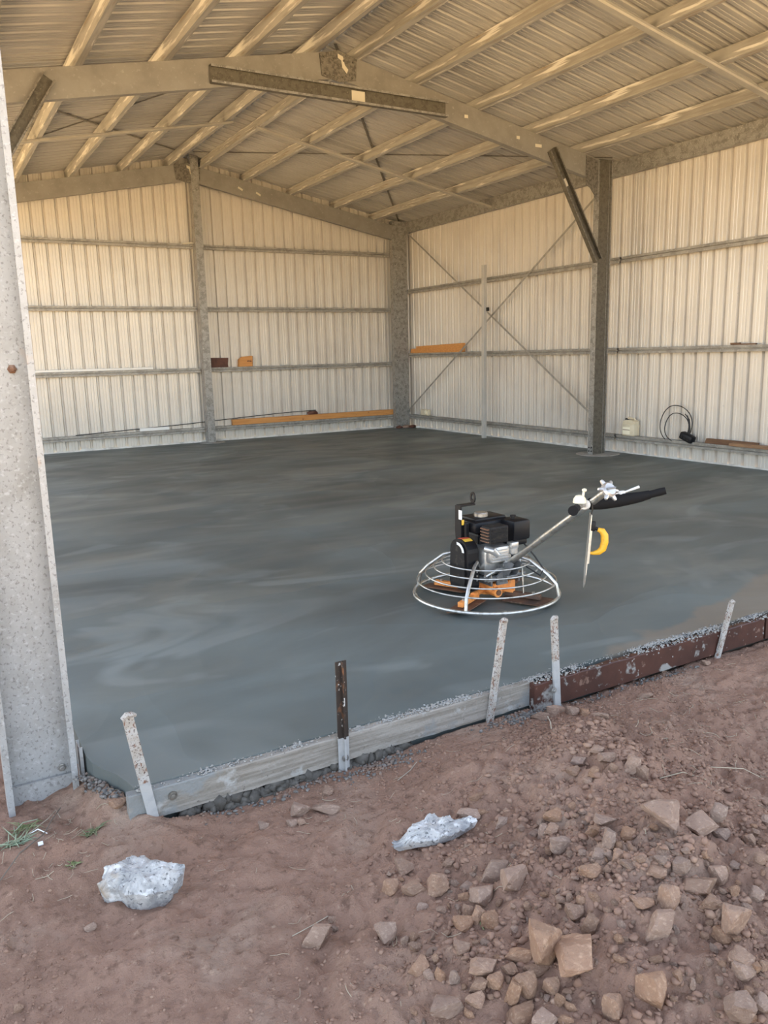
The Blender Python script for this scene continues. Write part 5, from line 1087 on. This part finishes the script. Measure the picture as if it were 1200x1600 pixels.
mb = MB(); mb.lathe([(.022, -.012), (.024, -.010), (.024, .010), (.022, .012)], bar[3].lerp(bar[4], .45), bar[4]-bar[3], 14); pb(mb, 'collar', 'sticker_w', hbar, 'white collar')
mb = MB(); mb.lathe([(.033, 0), (.031, .018), (.02, .034), (.006, .038)], P3(-.075, -.85, .714), Z, 14); dm = pb(mb, 'switch_dome', 'jug_label', hbar, 'pale rounded switch housing', smooth=True)
mb = MB(); mb.tube([P3(-.062, -.86, .748), P3(-.060, -.862, .770)], .006, 8); mb.lathe([(.004, 0), (.012, .006), (.012, .014), (.004, .018)], P3(-.058, -.863, .766), Z, 10); pb(mb, 'switch_lever', 'jug_label', hbar, smooth=True)
mb = MB(); mb.rbox(P3(.12, -.862, .738), (.14, .014, .010), .004, Matrix.Rotation(-.35, 3, 'Z')); mb.tube([P3(.18, -.89, .742), P3(.215, -.91, .756), P3(.25, -.925, .768)], [.004, .006, .007], 8); mb.rbox(P3(.17, -.888, .742), (.035, .02, .018), .004); pb(mb, 'throttle_lever', 'sticker_w', hbar, 'white metal throttle lever', smooth=True)

# ------------------------------------------------------------ finishing trowel hanging from the handlebar
rv = Vector((math.cos(YAW), -math.sin(YAW), 0)); fv = Vector((math.sin(YAW), math.cos(YAW), 0))
ft0, ft1 = Vector((-5.628, -10.90, .648)), Vector((-5.664, -10.90, .275))
ax = (ft1-ft0).normalized(); rv = (rv-ax*rv.dot(ax)).normalized(); wv = ax.cross(rv).normalized(); rv2 = (rv*.985+wv*.17).normalized(); wv = ax.cross(rv2).normalized(); L = (ft1-ft0).length
t = empty('finishing_trowel', ft0, 'steel finishing trowel with yellow handle hanging below the power trowel handlebar', 'trowel', None, 'thing')
outl = [(0, -.05), (L*.80, -.05), (L*.93, -.03), (L, 0), (L*.93, .03), (L*.80, .05), (0, .05)]
MB().prism(outl, ft0-rv2*.002, ax, wv, rv2, .0045).build('blade', M['trowel_steel'], t)
MB().box(ft0+ax*.15+rv2*.008, (.20, .016, .012), Matrix((ax, wv, rv2)).transposed()).build('spine', M['trowel_steel'], t)
mb = MB(); mb.tube([ft0+ax*.075+rv2*.004, ft0+ax*.07+rv2*.03, ft0+ax*.075+rv2*.045], [.012, .009, .009], 8); mb.rbox(ft0+ax*.06+rv2*.016, (.05, .02, .026), .006, Matrix((ax, wv, rv2)).transposed()); mb.build('neck', M['black'], t, smooth=True)
hp = [ft0+ax*.075+rv2*.040, ft0+ax*.080+rv2*.062, ft0+ax*.100+rv2*.075, ft0+ax*.135+rv2*.079, ft0+ax*.170+rv2*.073, ft0+ax*.188+rv2*.055, ft0+ax*.196+rv2*.028, ft0+ax*.196+rv2*.010]
MB().tube(hp, [.010, .016, .019, .019, .018, .015, .009, .006], 14).build('handle', M['yellow'], t, smooth=True, label='worn yellow handle')
MB().tube([ft0+ax*.01, ft0-ax*.02+rv2*.006, ft0-ax*.05], .004, 6).build('hanging_cord', M['cable'], t, smooth=True)

# ------------------------------------------------------------ rocks
def rockmesh(seed, sub, m, name, planes=12, soft=26, amp=.06, box=(1, 1, 1)):
    rs = np.random.RandomState(seed); bm = bmesh.new(); bmesh.ops.create_icosphere(bm, subdivisions=sub, radius=1)
    D = np.array([v.co[:] for v in bm.verts]); F = [tuple(v.index for v in f.verts) for f in bm.faces]; bm.free()
    N = rs.normal(size=(planes, 3)); N /= np.linalg.norm(N, axis=1)[:, None]
    N = np.concatenate([N, [[0, 0, -1], [0.1, .05, 1]]]); dist = np.concatenate([rs.uniform(.62, 1.0, planes), [.8, .8]])
    q = np.maximum(D@N.T, 1e-3)/dist[None, :]
    r = 1.0/np.power(np.sum(np.power(q, soft), 1), 1/soft)
    ph = rs.uniform(0, 6, 9)
    nz = sum(np.sin(D[:, 0]*f*a+ph[i])*np.sin(D[:, 1]*f*b+ph[i+3])*np.sin(D[:, 2]*f*c+ph[i+6])/f**.8*2.2 for i, (f, a, b, c) in enumerate(((3.1, 1, .8, 1.2), (6.3, .9, 1.2, .8), (12.7, 1.1, .9, 1))))
    V = D*(r*(1+amp*nz))[:, None]
    lo, hi = V.min(0), V.max(0); V = (V-(lo+hi)/2)/(hi-lo)          # unit box
    me = bpy.data.meshes.new(name); me.from_pydata(V.tolist(), [], F)
    me.polygons.foreach_set('use_smooth', np.ones(len(F), bool)); me.materials.append(m); me.update()
    me.set_sharp_from_angle(angle=math.radians(24))
    return me
BIGM = [rockmesh(100+i, 4, M['rock'], 'rock', 8+i % 6, 70, .035) for i in range(12)]
MEDM = [rockmesh(200+i, 3, M['rock'], 'rock', 8+i % 5, 60, .035) for i in range(14)]
SMLM = [rockmesh(300+i, 2, M['rock'], 'rock', 7+i % 5, 50, .04) for i in range(10)]
BASE = -YAW
for i, (x, y, w_, d_r, h_, yaw, lab, grp) in enumerate(ROCKS):
    s = max(w_, d_r, h_)
    pool = BIGM if s > .062 else MEDM if s > .036 else SMLM
    o = bpy.data.objects.new('rock', pool[(i*7+3) % len(pool)]); COL.objects.link(o)
    zz = float(terrain(x, y))
    o.location = (x, y, zz+h_*(.34 if h_ > .55*w_ else .30)); o.scale = (w_*1.06, d_r*1.06, h_*1.1)
    if lab and 'flat' in lab: o.scale.z *= .62; o.scale.y *= 1.15
    o.rotation_euler = (rnd.uniform(-.15, .15), rnd.uniform(-.2, .2), BASE+yaw)
    props(o, lab or 'thumb-sized brown stone scattered among bigger ones in the rubble heap', 'rock', 'small stones of the rubble heap' if grp else 'larger stones', 'thing')
def white_rock(lab, poly, c, thick, tilt, seed, sub=3, peaked=False):
    # irregular slab: outline in its own plane, roughened top
    c = Vector(c); r3 = np.random.RandomState(seed)
    n = 96; out = []
    P = [Vector((a, b)) for a, b in poly]; m_ = len(P)
    for i in range(n):
        s = i/n*m_; k = int(s); out.append(P[k % m_].lerp(P[(k+1) % m_], s-k))
    V = []; F = []; rings = 9
    R = tilt
    for j in range(rings+1):
        f = 1-j/rings
        for i, p in enumerate(out):
            jit = 1+(.030*math.sin(i*1.9+seed)+.03*math.sin(i*.71+seed*2)+r3.uniform(-.018, .018))*f**4
            q = p*f*jit
            zt = thick*(.60+.40*(1-f**3))+ (thick*.5*peaked*(1-abs(q.y)/.09) if peaked else 0) + r3.uniform(-.0035, .0035)*f+.018*float(vnoise(np.array(q.x*28+9), np.array(q.y*28+9), 41))+.010*float(vnoise(np.array(q.x*75+9), np.array(q.y*75+9), 42))
            V.append(c+R @ Vector((q.x, q.y, zt)))
    for i, p in enumerate(out):
        q = p*(.93+r3.uniform(-.04, .02)); V.append(c+R @ Vector((q.x, q.y, -thick*.4)))
    for j in range(rings):
        for i in range(n): F.append((j*n+i, j*n+(i+1) % n, (j+1)*n+(i+1) % n, (j+1)*n+i))
    b0 = (rings+1)*n
    for i in range(n): F.append((b0+i, b0+(i+1) % n, (i+1) % n, i))
    F.append(tuple(b0+i for i in range(n-1, -1, -1)))
    return MB().add(V, F).build('white_rock', M['rock_white'], None, lab, 'rock', None, 'thing', smooth=True, angle=28)
RZm = Matrix.Rotation(-YAW, 3, 'Z')
white_rock('thin jagged white rock slab lying on the dirt beside the rubble heap', [(-.138, -.042), (-.10, -.010), (-.055, .035), (-.005, .072), (.045, .060), (.075, .042), (.125, .052), (.140, .030), (.095, -.002), (.06, -.022), (.0, -.040), (-.06, -.046), (-.10, -.052), (-.128, -.058)], (-7.165, -11.805, float(terrain(-7.165, -11.805))+.022), .024, RZm @ Matrix.Rotation(.20, 3, 'X') @ Matrix.Rotation(-.05, 3, 'Y'), 3)
white_rock('chunky white boulder alone on smooth dirt below the near column', [(-.118, -.02), (-.112, .035), (-.07, .055), (-.045, .078), (.02, .070), (.07, .058), (.122, .052), (.118, .005), (.098, -.040), (.045, -.062), (.0, -.066), (-.03, -.060), (-.05, -.042), (-.085, -.045), (-.108, -.035)], (-8.03, -11.50, float(terrain(-8.03, -11.50))+.030), .075, RZm @ Matrix.Rotation(.22, 3, 'X') @ Matrix.Rotation(.05, 3, 'Y'), 8)

# ------------------------------------------------------------ loose small stuff
def scatter(name, m, pts, sizes, seed, label, cat, flat=.7):
    rs = np.random.RandomState(seed); bm = bmesh.new(); bmesh.ops.create_icosphere(bm, subdivisions=1, radius=1)
    D = np.array([v.co[:] for v in bm.verts]); Fb = np.array([[v.index for v in f.verts] for f in bm.faces]); bm.free()
    nV, n = len(D), len(pts)
    var = []
    for k in range(24):
        N = rs.normal(size=(9, 3)); N /= np.linalg.norm(N, axis=1)[:, None]; q = np.maximum(D@N.T, 1e-3)/rs.uniform(.6, 1, 9)
        r = 1/np.power(np.sum(q**40, 1), 1/40); var.append(D*np.clip(r*rs.uniform(.62, 1.2, len(D)), .35, 1.25)[:, None])
    var = np.array(var)
    B = var[rs.randint(0, 24, n)]
    a = rs.uniform(0, 6.28, n); ca, sa = np.cos(a), np.sin(a)
    B = B*rs.uniform(.6, 1.35, (n, 1, 3))
    B = np.stack([B[..., 0]*ca[:, None]-B[..., 1]*sa[:, None], B[..., 0]*sa[:, None]+B[..., 1]*ca[:, None], B[..., 2]*rs.uniform(flat*.7, flat*1.2, n)[:, None]], -1)
    V = B*np.asarray(sizes)[:, None, None]+np.asarray(pts)[:, None, :]
    F = (Fb[None]+np.arange(n)[:, None, None]*nV).reshape(-1, 3)
    me = bpy.data.meshes.new(name); me.vertices.add(n*nV); me.vertices.foreach_set('co', V.astype(np.float32).ravel())
    me.loops.add(F.size); me.loops.foreach_set('vertex_index', F.astype(np.int32).ravel())
    me.polygons.add(len(F)); me.polygons.foreach_set('loop_start', np.arange(0, F.size, 3, dtype=np.int32))
    me.materials.append(m); me.update(calc_edges=True); me.validate()
    o = bpy.data.objects.new(name, me); COL.objects.link(o); return props(o, label, cat, None, 'stuff')
rs = np.random.RandomState(12)
def cand(n, x0, x1, y0, y1): return rs.uniform(x0, x1, n), rs.uniform(y0, y1, n)
cx, cy = cand(150000, -8.7, -4.2, -13.0, -11.17)
hz = gau(cx, cy, -6.72, -12.30, .70, .48, math.radians(57)); nzv = vnoise(cx*5, cy*5, 21)+.5*vnoise(cx*13, cy*13, 22)
pr = .9*hz*(.55+nzv)+.07*np.clip(nzv*2.2, 0, 1)+.5*np.exp(-.5*((cy+11.27)/.06)**2)*(cx > -7.9)*np.clip(.4+nzv, 0, 1)+.35*gau(cx, cy, -6.36, -11.70, .25, .2)+.25*(nzv > .25)+.09
keep = rs.uniform(0, 1, len(cx)) < pr*.5; cx, cy = cx[keep][:42000], cy[keep][:42000]
sz = .0022+.0135*rs.power(.34, len(cx))*np.clip(.35+gau(cx, cy, -6.72, -12.30, .75, .5, math.radians(57)), 0, 1)
scatter('soil_clods', M['clod'], np.stack([cx, cy, terrain(cx, cy)+sz*.10], 1), sz, 1, 'countless small red-brown clods strewn over the dirt and the rubble heap', 'soil')
gx1 = np.concatenate([rs.normal(-6.33, .09, 260), rs.normal(-7.02, .09, 150), rs.uniform(-7.75, -6.9, 160), rs.uniform(-6.1, -5.2, 120)]); gy1 = np.concatenate([rs.normal(-11.225, .030, 260), rs.normal(-11.235, .03, 150), rs.normal(-11.20, .018, 160), rs.normal(-11.21, .02, 120)])
ok = gy1 < -11.17; gx1, gy1 = gx1[ok], gy1[ok]; s_ = rs.uniform(.0035, .0095, len(gx1))
scatter('gravel', M['gravel'], np.stack([gx1, gy1, terrain(gx1, gy1)+s_*.4], 1), s_, 2, 'blue-grey gravel showing under the form boards', 'gravel', .8)
gx1 = rs.uniform(-7.95, -3.0, 7000); gy1 = np.where(rs.uniform(0, 1, 7000) < .45, FY-.002+rs.normal(0, .010, 7000), FY-.006-rs.power(.6, 7000)*np.where(gx1 > -6.22, .062, .028)); cl = np.clip(.6+1.9*vnoise(gx1*6, gx1*0, 31)+1.2*vnoise(gx1*23, gx1*0, 32), .2, 1); ok = rs.uniform(0, 1, 7000) < cl; gx1, gy1 = gx1[ok], gy1[ok]
s_ = rs.uniform(.002, .0065, len(gx1))*(.6+.5*cl[ok])
scatter('concrete_scraps', M['concrete_lump'], np.stack([gx1, gy1, -.002+s_*.2], 1), s_, 3, 'crumbs of stiff concrete along the top of the form boards', 'concrete', .7)
gx1 = np.concatenate([rs.normal(-8.0, .03, 160)]); gy1 = np.concatenate([rs.uniform(-11.1, -10.82, 160)]); gx1 = -8.06+.075*np.clip((-10.84-gy1)/.26, 0, 1)+rs.normal(-.012, .016, 160); s_ = rs.uniform(.003, .010, 160)
scatter('slab_edge_rubble', M['gravel'], np.stack([gx1, gy1, terrain(gx1, gy1).clip(-.06, 0)+s_*.4], 1), s_, 4, 'stones and concrete lumps edging the slab corner by the near column', 'rubble', .8)
gx1 = rs.uniform(-7.8, -6.85, 300); gy1 = rs.uniform(-11.158, -11.14, 300); s_ = rs.uniform(.016, .036, 300)
scatter('concrete_ooze', M['ooze'], np.stack([gx1, gy1, -.125-rs.uniform(0, .045, 300)], 1), s_, 6, 'dark wet concrete squeezed out under the pale form board', 'concrete', .9)
# straw
def strawmesh(name, m, specs, label, cat, kind):
    mb = MB()
    for pts, r in specs: mb.tube(pts, r, 4)
    return mb.build(name, m, None, label, cat, None, kind, loc=(0, 0, 0))
sp = []
for i in range(330):
    if i < 200: x, y = rs.uniform(-6.4, -4.7), rs.uniform(-12.3, -11.3)
    elif i < 270: x, y = rs.uniform(-7.8, -6.2), rs.uniform(-12.4, -11.3)
    else: x, y = rs.normal(-8.25, .13), rs.normal(-11.08, .14)
    a = rs.uniform(0, 6.28); L_ = rs.uniform(.012, .06); bend = rs.uniform(-.5, .5)
    pts = []
    for k in range(4):
        s = (k/3-.5)*L_; px, py = x+s*math.cos(a+bend*k/3), y+s*math.sin(a+bend*k/3); pts.append((px, py, float(terrain(px, py))+.002+.003*abs(k-1.5)))
    sp.append((pts, rs.uniform(.0005, .0011)))
strawmesh('straw_bits', M['straw'], sp, 'fine dry straw bits scattered over the soil', 'straw', 'stuff')
def stalk(name, pts, r, m, lab, cat='twig'):
    q = [Vector((x, y, float(terrain(x, y))+dz)) for x, y, dz in pts]
    return MB().tube(q, r, 6).build(name, M[m], None, lab, cat, None, 'thing', smooth=True)
stalk('twig', [(-8.41, -11.24, .006), (-8.33, -11.13, .010), (-8.246, -11.035, .012), (-8.21, -10.95, .016), (-8.17, -10.87, .02)], .0022, 'twig', 'long grey-brown twig running from the left edge up towards the near column')
stalk('straw_stalk', [(-8.285, -10.985, .006), (-8.26, -11.0, .012), (-8.235, -11.03, .008)], .0020, 'sticker_w', 'bright white bent straw stalk among the grass by the near column', 'straw')
stalk('straw_stalk', [(-8.34, -10.95, .01), (-8.30, -10.92, .02), (-8.25, -10.915, .012)], .0018, 'grass_pale', 'pale green curved stalk just behind the bright white one', 'straw')
stalk('straw_stalk', [(-8.29, -10.99, .010), (-8.22, -10.93, .016), (-8.185, -10.86, .012), (-8.18, -10.93, .01)], .0014, 'straw', 'thin hooked straw stalk between the grass and the near column', 'straw')
stalk('straw_stalk', [(-6.20, -11.95, .004), (-6.08, -11.99, .008), (-5.93, -12.03, .006), (-5.90, -12.09, .004)], .0016, 'straw', 'long bent pale straw on bare dirt at the right edge', 'straw')
stalk('straw_stalk', [(-6.42, -12.06, .008), (-6.33, -12.08, .01), (-6.26, -12.12, .006)], .0018, 'straw', 'straight pale straw across the top of the rubble heap', 'straw')
stalk('twig', [(-6.33, -11.42, .006), (-6.30, -11.38, .02), (-6.275, -11.335, .03)], .0022, 'straw', 'short pale twig leaning beside rocks at the red-brown form board')
stalk('straw_stalk', [(-7.05, -11.38, .004), (-6.97, -11.34, .006), (-6.92, -11.31, .006)], .0016, 'straw', 'pale straw by the pale form board, between the black peg and the heap', 'straw')
stalk('straw_stalk', [(-7.72, -11.93, .003), (-7.66, -11.93, .005), (-7.60, -11.91, .004)], .0014, 'straw', 'thin straw on smooth dirt at the bottom middle', 'straw')
def tuft(c, n, L0, spread, m, lab, seed, lay=.4):
    r3 = random.Random(seed); mb = MB(); cz = float(terrain(*c))
    for i in range(n):
        a = r3.uniform(0, 6.28); bx, by = c[0]+r3.gauss(0, spread*.4), c[1]+r3.gauss(0, spread*.4); L_ = L0*r3.uniform(.5, 1.2); up = r3.uniform(.2, 1)*(1-lay)
        pts = []
        bz = float(terrain(bx, by))
        for k in range(4):
            s = k/3; px = bx+math.cos(a)*L_*s; py = by+math.sin(a)*L_*s; pts.append((px, py, max(bz, float(terrain(px, py)))+.002+L_*up*math.sin(s*2.4)*.7))
        mb.tube(pts, [.0018, .0020, .0014, .0004], 4)
    return mb.build('grass_tuft', M[m], None, lab, 'grass', None, 'thing', loc=(c[0], c[1], cz))
tuft((-8.10, -11.13), 34, .040, .028, 'grass', 'small bright green grass tuft on bare dirt below the first peg', 1, .5)
tuft((-8.34, -11.0), 40, .075, .05, 'grass_pale', 'large matted pale green grass tuft at the left edge by the near column', 2, .75)
tuft((-8.30, -10.93), 24, .055, .04, 'grass', 'green grass patch behind the matted pale one at the near column', 3, .6)
tuft((-8.19, -11.27), 16, .022, .02, 'grass', 'tiny faint green grass sprig left of the white boulder', 5, .75)
tuft((-8.42, -12.02), 12, .035, .02, 'grass', 'tiny green sprig at the bottom left edge', 6, .6)
tuft((-7.30, -12.25), 5, .03, .008, 'grass', 'few dark green blades among stones at the bottom of the heap', 7, .8)
mb = MB(); mb.box((-8.263, -11.09, float(terrain(-8.263, -11.09))+.006), (.016, .014, .004), Matrix.Rotation(.4, 3, 'X')); thing1(mb, 'paper_scrap', 'sticker_w', 'tiny white paper scrap in the grass by the near column', 'scrap')
